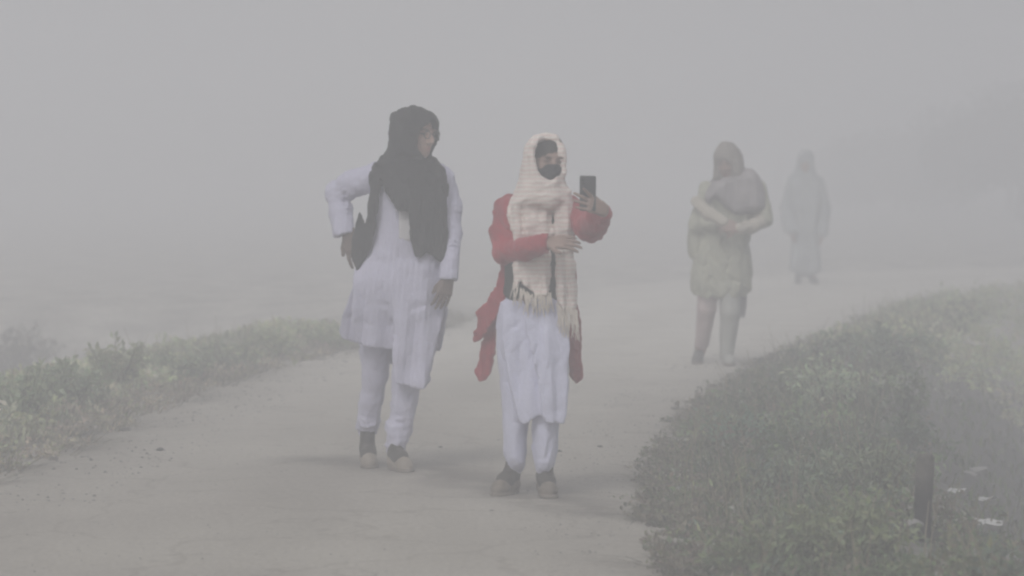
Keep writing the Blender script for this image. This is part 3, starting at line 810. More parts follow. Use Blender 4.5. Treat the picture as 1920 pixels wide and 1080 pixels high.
for i, (u, v, sc) in enumerate(((1690, 1008, (.075, .07, .035)), (1755, 1022, (.08, .07, .04)))):
    p = at(u, v)
    tag(blob('mud_clod', None, shade, 60 + i, .25, None, p + np.array([0, 0, .008]), 3, sc),
        ['wet black clod of mud at the left foot of the dark stump', 'wet black clod of mud at the right foot of the dark stump'][i], 'mud clod', 'mud clods round the stump')

paper = mat('pale plastic scrap', (.50, .50, .49), .6, .1, 20, bump=.3, bscale=60)
def scrap(u, v, L_, W_, ang, label, seed, c=paper, dz=.018):
    p = at(u, v); p[2] = max(p[2], -.88) + dz; nx, ny = 10, 5; wv = waves(seed, 6, .04, .15, .009)
    V, Q = [], []
    for layer in (0, 1):
        for i in range(nx):
            for j in range(ny):
                a_ = (i / (nx - 1) - .5) * L_; b_ = (j / (ny - 1) - .5) * W_ * (1 - .5 * abs(i / (nx - 1) - .5))
                x = a_ * math.cos(ang) - b_ * math.sin(ang); y = a_ * math.sin(ang) + b_ * math.cos(ang)
                V.append((x, y, float(wv(x, y, 0)) + .015 * (1 - (2 * j / (ny - 1) - 1)**2) - .002 * layer))
    o = nx * ny
    for i in range(nx - 1):
        for j in range(ny - 1):
            k = i * ny + j
            Q.append((k, k + ny, k + ny + 1, k + 1)); Q.append((o + k, o + k + 1, o + k + ny + 1, o + k + ny))
    tag(mesh_np('litter_scrap', V, Q, c, None, p), label, 'litter', 'litter scraps on the right bank')
scrap(1797, 930, .10, .08, 2.3, 'brightest white scrap of litter on the bank right of the dark stump', 1)
scrap(1846, 947, .14, .07, 2.2, 'long white scrap of litter on the bank, upper of those farthest right', 2)
scrap(1821, 987, .12, .04, 2.7, 'thin white scrap of litter low on the bank, left one of the lower two', 3)
scrap(1852, 991, .13, .04, 2.9, 'thin white scrap of litter low on the bank, right one of the lower two', 4)
dull = mat('dull grey scrap', (.27, .26, .25), .7, .1, 20)
scrap(1815, 898, .07, .12, 1.2, 'small dull scrap of litter above the brightest white scrap', 5, dull)
scrap(1833, 887, .10, .06, 0.1, 'dull flat scrap of litter, farthest one up the bank', 6, dull)
scrap(1893, 1058, .09, .05, .2, 'dull scrap of litter near the bottom right corner', 7, dull)
scrap(1712, 1020, .07, .06, .5, 'pale crumpled scrap of litter at the foot of the dark stump', 8, dull, .07)

stone = mat('dark stone', (.07, .065, .06), .9, .3, 20, bump=.5, bscale=60)
ST = [(236, 813, .026, 'dark stone lying alone at the left edge of the road'), (300, 852, .016, 'small flat dark stone on the road near its left edge'),
      (922, 972, .010, 'tiny dark pebble on the road in front of the woman with the phone'), (100, 868, .02, 'flat dark stone at the left road edge nearest the corner'),
      (1048, 855, .012, 'tiny dark pebble right of the feet of the woman with the phone'), (1125, 845, .010, 'tiny dark pebble on the road near the right verge'),
      (826, 850, .009, 'tiny dark pebble on the road between the two walking women')]
for i, (u, v, r_, lab) in enumerate(ST):
    p = at(u, v); p[2] = road_z(p[0], p[1]) + r_ * .25
    tag(blob('stone', None, stone, 80 + i, .2, None, p, 2, (r_ * 1.3, r_, r_ * .6)), lab, 'stone', 'loose stones on the road')
# grit: pebbles strewn along the road edges
def grit(n, P, sign, e0, e1, y0, y1, g_, power, r0, r1):
    q, e, _ = scatter(P, sign, n, e0, e1, y0, y1, g_, power)
    ico = np.array([(0, 0, 1), (.9, 0, 0), (.28, .85, 0), (-.73, .53, 0), (-.73, -.53, 0), (.28, -.85, 0)]); fc = np.array([(0, 1, 2), (0, 2, 3), (0, 3, 4), (0, 4, 5), (0, 5, 1)])
    r_ = g_.uniform(r0, r1, n); z = np.array([road_z(*p) for p in q])
    V = ico[None] * g_.uniform(.7, 1.3, (n, 6, 3)) * r_[:, None, None] * np.array([1, 1, .6]); V += np.c_[q, z - r_ * .05][:, None, :]
    T = (fc[None] + 6 * np.arange(n)[:, None, None]).reshape(-1, 3)
    C = g_.uniform(.12, .5, (n, 1)) * np.array([1, .96, .9]); return V.reshape(-1, 3), T, np.repeat(C, 6, 0)
GA = [grit(1600, RP, 1, -.55, .1, 10, 30, g, 1.4, .003, .010), grit(1300, LP, -1, -.7, .15, 14, 34, g, 1.1, .004, .014), grit(1500, RP, 1, -2.6, -.4, 10, 28, g, 1.3, .002, .007)]
GB = [grit(1300, RP, 1, 1.0, 2.3, 10, 26, g, 1.2, .006, .026)]
GB[0] = (GB[0][0], GB[0][1], GB[0][2] * .55)
tag(mesh_np('bank_rubble', GB[0][0], GB[0][1], DRY, smooth=False, tint=GB[0][2]), kind='stuff')
off = 0; VV, TT, CC = [], [], []
for V, T, C in GA: VV.append(V); TT.append(T + off); CC.append(C); off += len(V)
tag(mesh_np('road_grit', np.concatenate(VV), np.concatenate(TT), DRY, smooth=False, tint=np.concatenate(CC)), kind='stuff')

# ------------------------------------------------------------------ PERSON 1: black headscarf, white tunic, hand on hip
def skin_tint(P, s=1.0, lips=True, Rm=None, c=None, hands=1.0, face=1.0):
    def fn(V):
        t = np.ones((len(V), 3)); q = (V - np.array(c)) @ Rm / s
        if lips:
            m = np.exp(-((q[:, 0] / .022)**2 + ((q[:, 2] + .063) / .010)**2) * 1.2) * (q[:, 1] > .06)
            t *= 1 - m[:, None] * np.array([.15, .45, .4])
        for sx in (-1, 1):
            m = np.exp(-(((q[:, 0] - sx * .031) / .02)**2 + ((q[:, 2] - .031) / .0045)**2)) * (q[:, 1] > .05); t *= 1 - .85 * m[:, None]
            m = np.exp(-(((q[:, 0] - sx * .031) / .013)**2 + ((q[:, 2] - .009) / .0055)**2)) * (q[:, 1] > .05); t *= 1 - .7 * m[:, None]
        return t * np.where(V[:, 2] < c[2] - .3, hands, face)[:, None]
    return fn

def feet(f, spec):
    out = []
    for u, d0, an, v in spec:
        hp = f(u, v, d0); hp[2] = 0; dd = np.array([math.sin(an), -math.cos(an), 0])
        out.append((hp, an, hp + dd * .042 + np.array([0, 0, .075]), hp + dd * .16 + np.array([0, 0, .034])))
    return out
def sock(ft, knee, body):
    hp = ft[0]; s_ = Fld(hp - (.14, .26, 0), hp + (.14, .16, .27), .006)
    up = ft[2] + unit(np.array(knee) - ft[2]) * .13
    s_.chain([up, ft[2], (ft[2] + ft[3]) / 2 + np.array([0, 0, .008]), ft[3] - (ft[3] - ft[2]) * .15], [.033, .034, .033, .024], .02)
    s_.fold(waves(91, 6, .02, .05, .002)); s_.build('sock', M['sock'], body)

def person1():
    f = Fig(716, 890); q = f
    gz = road_z(f.X, f.Y)
    Rm = rot(R(49), R(6)); HC = q(780, 262, 0)
    b = Fld((-.34, -.32, -.02), (.42, .45, 1.75), .0052)
    P = head(b, HC, Rm, .93)
    b.cone(q(772, 285, .02), q(768, 335, .05), .050, .055, .03)
    b.cone(q(712, 345, .06), q(824, 348, .05), .048, .048, .04)
    b.chain([q(768, 350, .05), q(762, 450, .05), q(752, 560, .05)], [.11, .095, .12], .05)
    b.chain([q(708, 342, .06), q(632, 374, .15), q(651, 440, .06)], [.045, .036, .026], .02)
    b.chain([q(830, 345, .05), q(847, 440, .03), q(842, 525, -.09)], [.043, .034, .026], .02)
    FT = feet(f, ((688, .21, .12, 876), (735, -.01, .42, 889)))
    LG = [([q(716, 570, .06), q(703, 720, .11), q(689, 800, .17), FT[0][2]], [.072, .043, .032, .025]),
          ([q(770, 570, .03), q(762, 735, .0), q(744, 820, -.02), FT[1][2]], [.072, .043, .032, .025])]
    for (pt, rs), ft in zip(LG, FT): b.chain(pt, rs, .03); b.cone(ft[2], ft[3], .024, .018, .02)
    hand(b, q(654, 444, .06), q(666, 495, .02) - q(654, 444, .06), (-.45, -.9, .1), 1, 1.12, curl=(.15, .25, .2), thumb=(.7, .6, -.2))
    hand(b, q(841, 530, -.095), q(825, 592, -.135) - q(841, 530, -.095), (.35, -.9, 0), 1, 1.0, curl=(.2, .35, .3), thumb=(.8, .45, -.3))
    body = b.build('person', M['skin'], None, f.loc, skin_tint(P, .93, True, Rm, HC, .30, 1.0))
    body.location.z = gz
    tag(body, 'woman in black headscarf and white tunic walking with one hand on her hip', 'person')
    # trousers
    t = Fld((-.2, -.3, 0), (.32, .45, .75), .007)
    zt, zb = f.z(640), f.z(850)
    yl = lambda x, z: .07 + .13 * np.clip((zt - z) / (zt - zb), 0, 1) + 0 * x
    yr = lambda x, z: .01 + 0 * x - .0 * z - .02 * np.clip((zt - z) / (zt - zb), 0, 1)
    t.puff(f.pts([(676, 590), (738, 590), (733, 650), (728, 700), (719, 750), (707, 800), (704, 829), (671, 823), (674, 780), (678, 720)], .12), yl, .056, .05, .02)
    t.puff(f.pts([(728, 590), (802, 590), (800, 690), (787, 740), (779, 790), (766, 838), (758, 860), (722, 855), (729, 800), (737, 740), (735, 690)], -.02), yr, .058, .055, .01)
    for pt, rs in LG: t.chain(pt[:3], [r_ + .010 for r_ in rs[:3]], .03)
    t.cone(LG[0][0][2], q(688, 820, .19), .042, .040, .03); t.cone(LG[1][0][2], q(740, 850, -.02), .043, .042, .03)
    wz = waves(5, 9, .05, .16, .0075, (.6, .6, 1.6)); ank = waves(6, 8, .03, .06, .006)
    rg = ridges(7, 4, .07, .16, .008, (.8, .8, 1.3)); t.fold(lambda x, y, z: wz(x, y, z) * .8 + rg(x, y, z) + ank(x * .3, y * .3, z) * np.clip((.33 - z) / .15, 0, 1) * 1.3, bias=.007)
    t.build('trousers', M['lilac'], body)
    # tunic
    k = Fld((-.36, -.30, .3), (.42, .38, 1.52), .0068)
    k.puff(f.pts([(694, 322), (722, 312), (815, 312), (836, 326), (846, 352), (839, 420), (836, 480), (837, 545), (834, 590), (700, 590), (668, 548), (674, 515), (690, 470), (698, 420), (694, 360)]), .05, .118, .11, .02)
    k.chain([q(768, 350, .05), q(762, 450, .05), q(750, 560, .05)], [.118, .110, .130], .05)
    k.chain([q(706, 341, .06), q(662, 354, .10), q(631, 372, .15)], [.056, .057, .050], .03)
    k.chain([q(631, 372, .15), q(638, 410, .11), q(645, 450, .06)], [.050, .047, .045], .015)
    k.chain([q(832, 348, .05), q(845, 400, .05), q(848, 450, .02), q(842, 534, -.095)], [.050, .046, .042, .042], .02)
    k.half(q(645, 450, .06), q(650, 470, .05) - q(645, 450, .06), q(610, 470, 0) - .02, q(672, 436, .2) + .02)
    k.half(q(842, 535, -.095), q(839, 560, -.11) - q(842, 535, -.095), q(822, 570, -.17), q(880, 522, -.04))
    k.sheet(f.pts([(739, 402), (746, 404), (746, 560), (739, 560)], -.08, 0), lambda x, z: -.080 + 0 * x + 0 * z, .005, .003)
    # panels below the hip: two front pieces with a slit, and the back piece flaring at both sides
    fw = waves(8, 6, .05, .12, .014, (1, 1, 6))
    tuck = lambda z: .045 * np.clip((z - f.z(570)) / (f.z(500) - f.z(570)), 0, 1)
    fl_ = lambda x, z: tuck(z) - .062 + .03 * np.clip((.85 - z) / .3, 0, 1) + fw(x, 0 * x, z)
    fr_ = lambda x, z: tuck(z) - .085 - .045 * np.clip((.9 - z) / .5, 0, 1) + fw(x + .3, 0 * x, z) + .5 * np.maximum(x - f.x(795), 0)
    k.sheet(f.pts([(668, 500), (744, 500), (743, 600), (742, 655), (735, 669), (708, 664), (683, 661), (668, 650), (660, 600), (664, 540)], -.05), fl_, .009, .07)
    k.sheet(f.pts([(741, 500), (833, 500), (836, 590), (823, 640), (808, 700), (797, 742), (768, 735), (737, 727), (739, 650)], -.09), fr_, .009, .05)
    bk = lambda x, z: -tuck(z) + .15 + .06 * np.clip((.8 - z) / .3, 0, 1) + fw(x + .7, 0 * x, z) * 1.2
    k.sheet(f.pts([(676, 500), (662, 545), (645, 600), (633, 642), (660, 650), (690, 655), (760, 720), (803, 745), (813, 668), (827, 668), (835, 620), (836, 500)], .17), bk, .009, .03)
    cw = waves(9, 10, .06, .2, .0065, (1, 1, 2.2)); sw = waves(10, 8, .035, .08, .011)
    def folds(x, y, z):
        arm = np.clip(1 - np.hypot(x - q(640, 390)[0], z - q(640, 390)[2]) / .12, 0, 1) + np.clip(1 - np.hypot(x - q(850, 450)[0], (z - q(850, 450)[2]) * .6) / .10, 0, 1)
        return cw(x, y, z) + sw(x * .4, y * .4, z) * arm
    rg2 = ridges(17, 4, .10, .24, .007, (1, 1, 3)); k.fold(lambda x, y, z: folds(x, y, z) + rg2(x, y, z) * .8)
    k.build('tunic', M['lilac'], body)
    # cream inner placket seen between the lapels
    pl = Fld((-.1, -.2, .9), (.3, .05, 1.4), .006)
    pl.sheet(f.pts([(747, 396), (773, 400), (773, 452), (769, 464), (747, 458)], -.07, 0), lambda x, z: -.083 + 0 * x + 0 * z, .005, .002)
    pl.build('placket', M['cream'], body)
    # headscarf
    h = Fld((-.2, -.32, .85), (.36, .30, 1.74), .0062)
    h.puff(f.pts([(745, 222), (764, 214), (772, 206), (781, 214), (805, 223), (818, 230), (823, 246), (824, 265), (817, 288), (806, 306), (812, 322), (700, 326), (716, 309), (726, 290), (729, 265), (730, 240), (735, 224)]), .0, .118, .095, .01)
    h.ell(P(0, -.014, .032), (.083, .104, .097), .02, Rm)
    h.cone(q(772, 295, .0), q(768, 335, .01), .072, .085, .04)
    h.puff(f.pts([(695, 324), (722, 304), (812, 304), (838, 328), (838, 352), (820, 372), (720, 362), (700, 345)]), .03, .118, .06, .05)
    xc = f.x(767)
    chest = lambda x, z: .045 - .155 * np.sqrt(np.clip(1 - ((x - xc) / .215)**2, .02, 1)) + 0 * z
    sfw = waves(14, 6, .035, .10, .010, (1, 1, 7))
    h.sheet(f.pts([(697, 322), (725, 308), (812, 308), (838, 330), (839, 420), (836, 503), (823, 501), (812, 490), (800, 483), (790, 493), (776, 491), (770, 465), (768, 408), (748, 406), (734, 390), (722, 366), (713, 343), (713, 360), (704, 424), (697, 467), (694, 440), (694, 380)], -.1), lambda x, z: chest(x, z) + sfw(x, 0 * x, z) * np.clip((1.40 - z) / .15, 0, 1), .009, .012)
    h.sheet(f.pts([(694, 330), (713, 330), (709, 380), (704, 424), (697, 467), (684, 494), (675, 509), (668, 523), (668, 506), (660, 488), (664, 449), (667, 432), (675, 408), (684, 438), (687, 436), (693, 380)], -.04, 0), lambda x, z: -.055 + .25 * np.maximum(f.x(700) - x, 0) + sfw(x, 0 * x, z) * .6, .006, .006)
    h.ell(P(0, .112, -.03), (.064, .095, .100), .012, Rm, '-')
    h.puff(f.pts([(781, 290), (785, 262), (793, 246), (808, 241), (818, 246), (826, 262), (826, 290), (810, 310), (792, 308)]), -.2, .23, .02, .01, '-')
    hw = waves(15, 9, .05, .14, .0055, (1, 1, 1.6)); dia = waves(16, 5, .04, .07, .004)
    rg3 = ridges(18, 4, .06, .15, .006, (1, 1, 1.5)); h.fold(lambda x, y, z: rg3(x, y, z) + hw(x, y, z) + dia(x * .5, y, z) * np.clip((1.5 - z) / .1, 0, 1) * np.clip((z - 1.2) / .1, 0, 1))
    h.build('headscarf', M['black'], body)
    # spectacles
    import bmesh
    sp = []
    for sx in (-1, 1):
        ring = [P(sx * .034 + .023 * math.cos(a_), .112 - .006 * abs(math.cos(a_)), .008 + .019 * math.sin(a_)) for a_ in np.linspace(0, 6.2832, 19)]
        sp.append(ring); sp.append([P(sx * .057, .108, .012), P(sx * .07, .06, .014), P(sx * .078, .0, .012)])
    sp.append([P(-.011, .115, .011), P(0, .119, .014), P(.011, .115, .011)])
    V, Q = [], []
    for pl_ in sp:
        bi = len(V)
        for i, p in enumerate(pl_):
            tg = unit(np.array(pl_[min(i + 1, len(pl_) - 1)]) - np.array(pl_[max(i - 1, 0)])); a1 = unit(np.cross(tg, (0.3, .2, 1))); a2 = np.cross(tg, a1)
            for c_ in range(5): V.append(p + .0022 * (a1 * math.cos(1.2566 * c_) + a2 * math.sin(1.2566 * c_)))
        for i in range(len(pl_) - 1):
            for c_ in range(5): Q.append((bi + i * 5 + c_, bi + i * 5 + (c_ + 1) % 5, bi + i * 5 + 5 + (c_ + 1) % 5, bi + i * 5 + 5 + c_))
    mesh_np('spectacles', V, Q, M['metal'], body)
    # feet
    for ft, lg in zip(FT, LG):
        shoe(f, 'shoe', ft[0], ft[1], M['tanshoe'], body, 0, .215); sock(ft, lg[0][2], body)
    return body
p1 = person1()

# ------------------------------------------------------------------ PERSON 2: cream shawl, red cardigan, phone
def person2():
    f = Fig(992, 936); q = f; gz = road_z(f.X, f.Y)
    Rm = rot(R(14), R(8), R(-3)); HC = q(1029, 309, -.03); hs_ = .9
    b = Fld((-.22, -.55, -.02), (.40, .38, 1.62), .0052)
    P = head(b, HC, Rm, hs_)
    b.cone(q(1022, 335, .0), q(1018, 385, .04), .046, .052, .03)
    b.cone(q(957, 396, .05), q(1068, 396, .04), .045, .045, .04)
    b.chain([q(1012, 405, .05), q(1008, 500, .05), q(1003, 590, .05)], [.10, .09, .115], .05)
    b.chain([q(950, 400, .05), q(944, 482, .0), q(1020, 464, -.22)], [.042, .036, .026], .02)
    b.chain([q(1075, 400, .03), q(1106, 436, -.13), q(1130, 408, -.32)], [.042, .036, .027], .02)
    FT = feet(f, ((966, .10, -.45, 918), (1020, .03, .12, 928)))
    LG = [([q(972, 600, .05), q(968, 760, .04), q(967, 850, .06), FT[0][2]], [.068, .043, .032, .025]),
          ([q(1030, 600, .05), q(1026, 760, -.01), q(1022, 850, -.01), FT[1][2]], [.068, .043, .032, .025])]
    for (pt, rs), ft in zip(LG, FT): b.chain(pt, rs, .03); b.cone(ft[2], ft[3], .024, .018, .02)
    # hand across the belly
    hand(b, q(1024, 462, -.225), q(1072, 461, -.25) - q(1024, 462, -.225), (0, -.75, .66), 1, .95, curl=(.15, .25, .2), thumb=(.55, .7, .1), spread=.10)
    # hand round the phone: fingers across its back, index raised, thumb behind
    W = q(1133, 402, -.34)
    hand(b, W, q(1096, 384, -.385) - W, (-.15, -.95, .25), 1, .95,
         fcurl=[(-.35, .1, .0), (.12, .2, .15), (.16, .25, .15), (.2, .3, .2)], spread=.13, thumb=(.55, .45, -.8))
    body = b.build('person', M['skin'], None, f.loc, skin_tint(P, hs_, False, Rm, HC, .62, .62)); body.location.z = gz
    tag(body, 'woman in cream shawl, red cardigan and black mask walking while holding up a phone', 'person')
    # trousers
    t = Fld((-.2, -.3, 0), (.25, .35, .85), .007)
    t.puff(f.pts([(938, 560), (1005, 560), (1003, 700), (998, 780), (988, 830), (984, 893), (950, 889), (944, 812), (938, 734), (929, 668), (930, 612)]), .05, .085, .07, .01)
    t.puff(f.pts([(995, 560), (1060, 560), (1060, 740), (1053, 790), (1046, 830), (1039, 893), (1003, 893), (999, 830), (993, 760)], -.03), -.01, .08, .065, .008)
    for pt, rs in LG: t.chain(pt[:3], [r_ + .011 for r_ in rs[:3]], .03)
    t.cone(LG[0][0][2], q(967, 884, .06), .044, .038, .03); t.cone(LG[1][0][2], q(1021, 884, -.01), .044, .040, .03)
    wz = waves(25, 9, .06, .18, .0075, (.6, .6, 2.5))
    rg = ridges(27, 4, .08, .2, .008, (1, 1, 5)); t.fold(lambda x, y, z: wz(x, y, z) * .7 + rg(x, y, z), bias=.007); t.build('trousers', M['white'], body)
    # tunic
    k = Fld((-.2, -.25, .25), (.25, .32, .95), .0066)
    zt = f.z(572)
    k.puff(f.pts([(941, 566), (1062, 562), (1067, 620), (1067, 690), (1060, 740), (940, 700), (931, 640)]), .05, .115, .09, .01)
    fw = waves(28, 6, .06, .14, .013, (1, 1, 7))
    ya = lambda x, z: -.05 - .03 * np.clip((zt - z) / .4, 0, 1) + fw(x, 0 * x, z)
    yb = lambda x, z: -.075 - .05 * np.clip((zt - z) / .4, 0, 1) + fw(x + .4, 0 * x, z) - .12 * np.clip(f.x(1010) - x, -.1, .1) + .5 * np.maximum(x - f.x(1050), 0)
    k.sheet(f.pts([(944, 570), (990, 570), (1005, 640), (1012, 700), (1017, 780), (1002, 785), (977, 806), (968, 772), (955, 720), (942, 660), (938, 610)], -.06), ya, .009, .02)
    k.sheet(f.pts([(984, 568), (1060, 566), (1067, 640), (1066, 720), (1062, 801), (1040, 799), (1018, 797), (1013, 740), (1005, 690), (984, 620)], -.1), yb, .009, .008)
    k.sheet(f.pts([(945, 600), (1066, 600), (1066, 700), (1058, 790), (1000, 790), (950, 720)], .14), lambda x, z: .15 + fw(x, 0 * x, z), .009, .03)
    cw = waves(29, 9, .07, .2, .005, (1, 1, 7)); rg2 = ridges(37, 5, .08, .18, .006, (1, 1.5, 9)); k.fold(lambda x, y, z: cw(x, y, z) + rg2(x, y, z))
    k.build('tunic', M['white'], body)
    # black top under the cardigan
    d = Fld((-.2, -.2, .75), (.25, .25, 1.32), .007)
    d.puff(f.pts([(944, 400), (1070, 400), (1072, 500), (1066, 590), (1050, 604), (1000, 580), (942, 573), (946, 520)]), .05, .124, .10, .01)
    d.fold(waves(30, 8, .05, .15, .004)); d.build('black_top', M['darktop'], body)
    # cardigan
    c = Fld((-.30, -.42, .42), (.40, .30, 1.42), .0068)
    c.puff(f.pts([(933, 386), (955, 374), (1066, 371), (1079, 384), (1079, 440), (1074, 480), (1076, 520), (948, 515), (934, 480), (929, 420)]), .05, .122, .10, .02)
    c.puff(f.pts([(975, 380), (1058, 380), (1062, 560), (962, 560)]), -.13, .12, .05, .006, '-')                       # open front
    c.chain([q(948, 398, .05), q(944, 440, .03), q(946, 480, .0)], [.048, .050, .050], .02)
    c.chain([q(946, 480, .0), q(985, 474, -.13), q(1026, 463, -.225)], [.051, .045, .037], .012)
    c.half(q(1026, 463, -.225), q(1072, 461, -.25) - q(1024, 462, -.225), q(1015, 500, -.32), q(1075, 425, -.1))
    c.chain([q(1070, 396, .03), q(1092, 420, -.06), q(1107, 430, -.14)], [.050, .058, .064], .02)
    c.chain([q(1107, 430, -.14), q(1120, 420, -.24), q(1130, 408, -.31)], [.064, .052, .036], .012)
    tf = waves(33, 5, .06, .12, .010, (1, 1, 5))
    c.sheet(f.pts([(941, 500), (933, 537), (914, 572), (892, 594), (897, 610), (890, 630), (888, 648), (898, 646), (907, 636), (918, 620), (938, 592), (946, 572), (952, 540), (962, 505)], .06, 0), lambda x, z: .05 + .5 * np.clip(f.x(940) - x, 0, .1) + tf(x, 0 * x, z), .006, .02)
    c.sheet(f.pts([(930, 570), (912, 625), (905, 652), (900, 680), (891, 703), (899, 722), (911, 717), (923, 700), (927, 670), (930, 620), (950, 560), (960, 500), (948, 500)], .12, 0), lambda x, z: .13 + tf(x + .3, 0 * x, z), .006, .012)
    c.sheet(f.pts([(1062, 500), (1066, 600), (1067, 645), (1067, 712), (1080, 728), (1093, 716), (1090, 642), (1086, 600), (1078, 500)], .10, 0), lambda x, z: .10 + tf(x + .6, 0 * x, z), .009, .02)
    kw = waves(34, 9, .05, .13, .005); el = waves(35, 6, .03, .06, .006)
    rg3 = ridges(38, 4, .05, .12, .006); c.fold(lambda x, y, z: kw(x, y, z) + rg3(x, y, z) + el(x, y, z) * np.clip(1 - np.hypot(x - q(1110, 435)[0], z - q(1110, 435)[2]) / .1, 0, 1))
    c.build('cardigan', M['red'], body)
    # hair
    h = Fld(HC - .16, HC + .16, .0055)
    h.ell(P(0, -.012, .038), np.array((.075, .095, .086)) * hs_, .01, Rm)
    h.ell(P(0, .105, -.035), np.array((.056, .075, .085)) * hs_, .012, Rm, '-')
    h.fold(waves(40, 8, .012, .04, .002, (1, 1, 4))); h.build('hair', M['hair'], body)
    # mask
    m = Fld(HC - .16, HC + .16, .0052)
    E = lambda p, r, k=.02, op='+': m.ell(P(*p), np.array(r) * hs_, k, Rm, op)
    E((0, .032, -.045), (.066, .076, .076)); E((0, .066, -.092), (.030, .030, .026), .03); m.cone(P(0, .095, -.005), P(0, .112, -.035), .016, .019, .03)
    n = Rm @ np.array([0, -.30, 1.0]); m.half(P(0, .1, -.006), n, HC - .16, HC + .16)
    m.half(P(0, .015, 0), Rm @ np.array([0, -1.0, 0]), HC - .16, HC + .16)
    m.fold(lambda x, y, z: .0018 * np.sin(z * 420)); m.build('face_mask', M['mask'], body)
    # shawl: hood, wrap round the neck, two hanging ends
    s_ = Fld((-.16, -.30, .70), (.26, .26, 1.60), .0062)
    s_.puff(f.pts([(1014, 261), (1033, 262), (1049, 276), (1057, 306), (1059, 345), (1068, 368), (1076, 386), (1074, 402), (953, 402), (953, 386), (966, 368), (973, 345), (979, 310), (984, 284), (998, 264)]), -.02, .125, .085, .01)
    s_.ell(P(0, -.032, .034), np.array((.078, .098, .090)) * hs_, .012, Rm)
    s_.puff(f.pts([(998, 300), (1000, 276), (1009, 268), (1022, 264), (1037, 268), (1049, 286), (1054, 310), (1052, 331), (1043, 347), (1030, 355), (1015, 347), (1004, 331)], -.1), -.16, .155, .02, .008, '-')
    s_.chain([q(1022, 262, -.06), q(1039, 267, -.075), q(1051, 282, -.085), q(1056, 309, -.085), q(1055, 331, -.085), q(1045, 349, -.10), q(1030, 357, -.115)], [.009, .011, .012, .012, .012, .013, .014], .012)
    s_.chain([q(1022, 262, -.06), q(1008, 267, -.09), q(999, 277, -.11), q(996, 300, -.12), q(1002, 331, -.125), q(1014, 349, -.125), q(1030, 357, -.115)], [.009, .011, .012, .012, .012, .013, .014], .012)
    s_.chain([q(985, 365, -.05), q(1005, 378, -.10), q(1030, 383, -.115), (q(1055, 368, -.08))], [.030, .034, .034, .030], .02)
    s_.chain([q(990, 345, -.06), q(1012, 362, -.105), q(1032, 367, -.115), q(1052, 354, -.09)], [.018, .018, .018, .018], .01)
    s_.puff(f.pts([(952, 384), (972, 368), (1062, 366), (1076, 384), (1076, 415), (954, 415)]), .03, .13, .05, .02)
    fw = waves(44, 6, .03, .08, .009, (1, 1, 8))
    yl = lambda x, z: -.095 + .6 * np.maximum(f.x(975) - x, 0) + fw(x, 0 * x, z)
    yr = lambda x, z: -.100 + .5 * np.maximum(x - f.x(1055), 0) + fw(x + .3, 0 * x, z)
    s_.sheet(f.pts([(952, 382), (1036, 378), (1034, 450), (1033, 548), (1024, 562), (1008, 560), (996, 556), (985, 545), (974, 530), (968, 552), (963, 540), (959, 505), (966, 455), (953, 430)], -.1), yl, .011, .012)
    s_.sheet(f.pts([(1036, 378), (1075, 380), (1077, 450), (1078, 500), (1081, 555), (1082, 590), (1070, 596), (1052, 585), (1043, 570), (1041, 480), (1040, 430)], -.1), yr, .011, .008)
    gw = waves(45, 8, .03, .09, .005, (1.5, 1.5, .7)); cr = waves(46, 4, .02, .035, .002, (4, 4, 1))
    s_.fold(lambda x, y, z: gw(x, y, z) + cr(x, y, z))
    shawl = s_.build('shawl', M['shawl'], body)
    g_ = np.random.default_rng(9); fr = []
    for i in range(52):
        u = g_.uniform(962, 1034); v = 528 + 30 * min(1, (u - 955) / 35) + g_.uniform(-4, 4); a0 = q(u, v, -.11); L_ = g_.uniform(.05, .10)
        dx = g_.uniform(-.018, .018); fr.append([a0, a0 + (dx * .5, -.006, -L_ * .5), a0 + (dx * 1.2, .004, -L_)])
    for i in range(44):
        u = g_.uniform(1044, 1083); v = 575 + .45 * (u - 1044) + g_.uniform(-4, 4); a0 = q(u, v, -.10); L_ = g_.uniform(.07, .135)
        dx = g_.uniform(-.012, .022); fr.append([a0, a0 + (dx * .5, -.008, -L_ * .5), a0 + (dx * 1.2, .006, -L_)])
    strands(fr, .0030, 'fringe', M['fringe'], body, 4)
    # feet
    for ft, lg in zip(FT, LG):
        shoe(f, 'shoe', ft[0], ft[1], M['oliveshoe'], body, 0, .21); sock(ft, lg[0][2], body)
    # phone (held: a thing of its own)
    ph = Fld((-.05, -.02, -.09), (.05, .02, .09), .003)
    sl_, X, Y, Z = ph.win((-1, -1, -1), (1, 1, 1), 0)
    qx, qy, qz = np.abs(X) - (.0345 - .006), np.abs(Y) - (.0045 - .003), np.abs(Z) - (.074 - .006)
    ph.d = (np.sqrt(np.maximum(qx, 0)**2 + np.maximum(qz, 0)**2) + np.minimum(np.maximum(qx, qz), 0) - .006)
    ph.d = np.maximum(ph.d, np.abs(Y) - .0042).astype(np.float32)
    c_ = q(1102, 370, -.372)
    po = ph.build('phone', M['phone'], None, (f.X + c_[0], f.Y + c_[1], c_[2] + gz))
    po.rotation_euler = (R(-6), R(1), R(6))
    tag(po, 'black smartphone held upright in the raised hand of the woman in the red cardigan', 'phone')
    V, Q = tube([(0, 0, 0), (0, 0, .0015), (0, 0, .0016)], [.0055, .0055, .0005], 12)
    for dz in (.055, .04):
        o = mesh_np('camera_lens', V, Q, M['lens'], po, (-.021, -.0043, dz)); o.rotation_euler = (R(90), 0, 0)
    return body
p2 = person2()

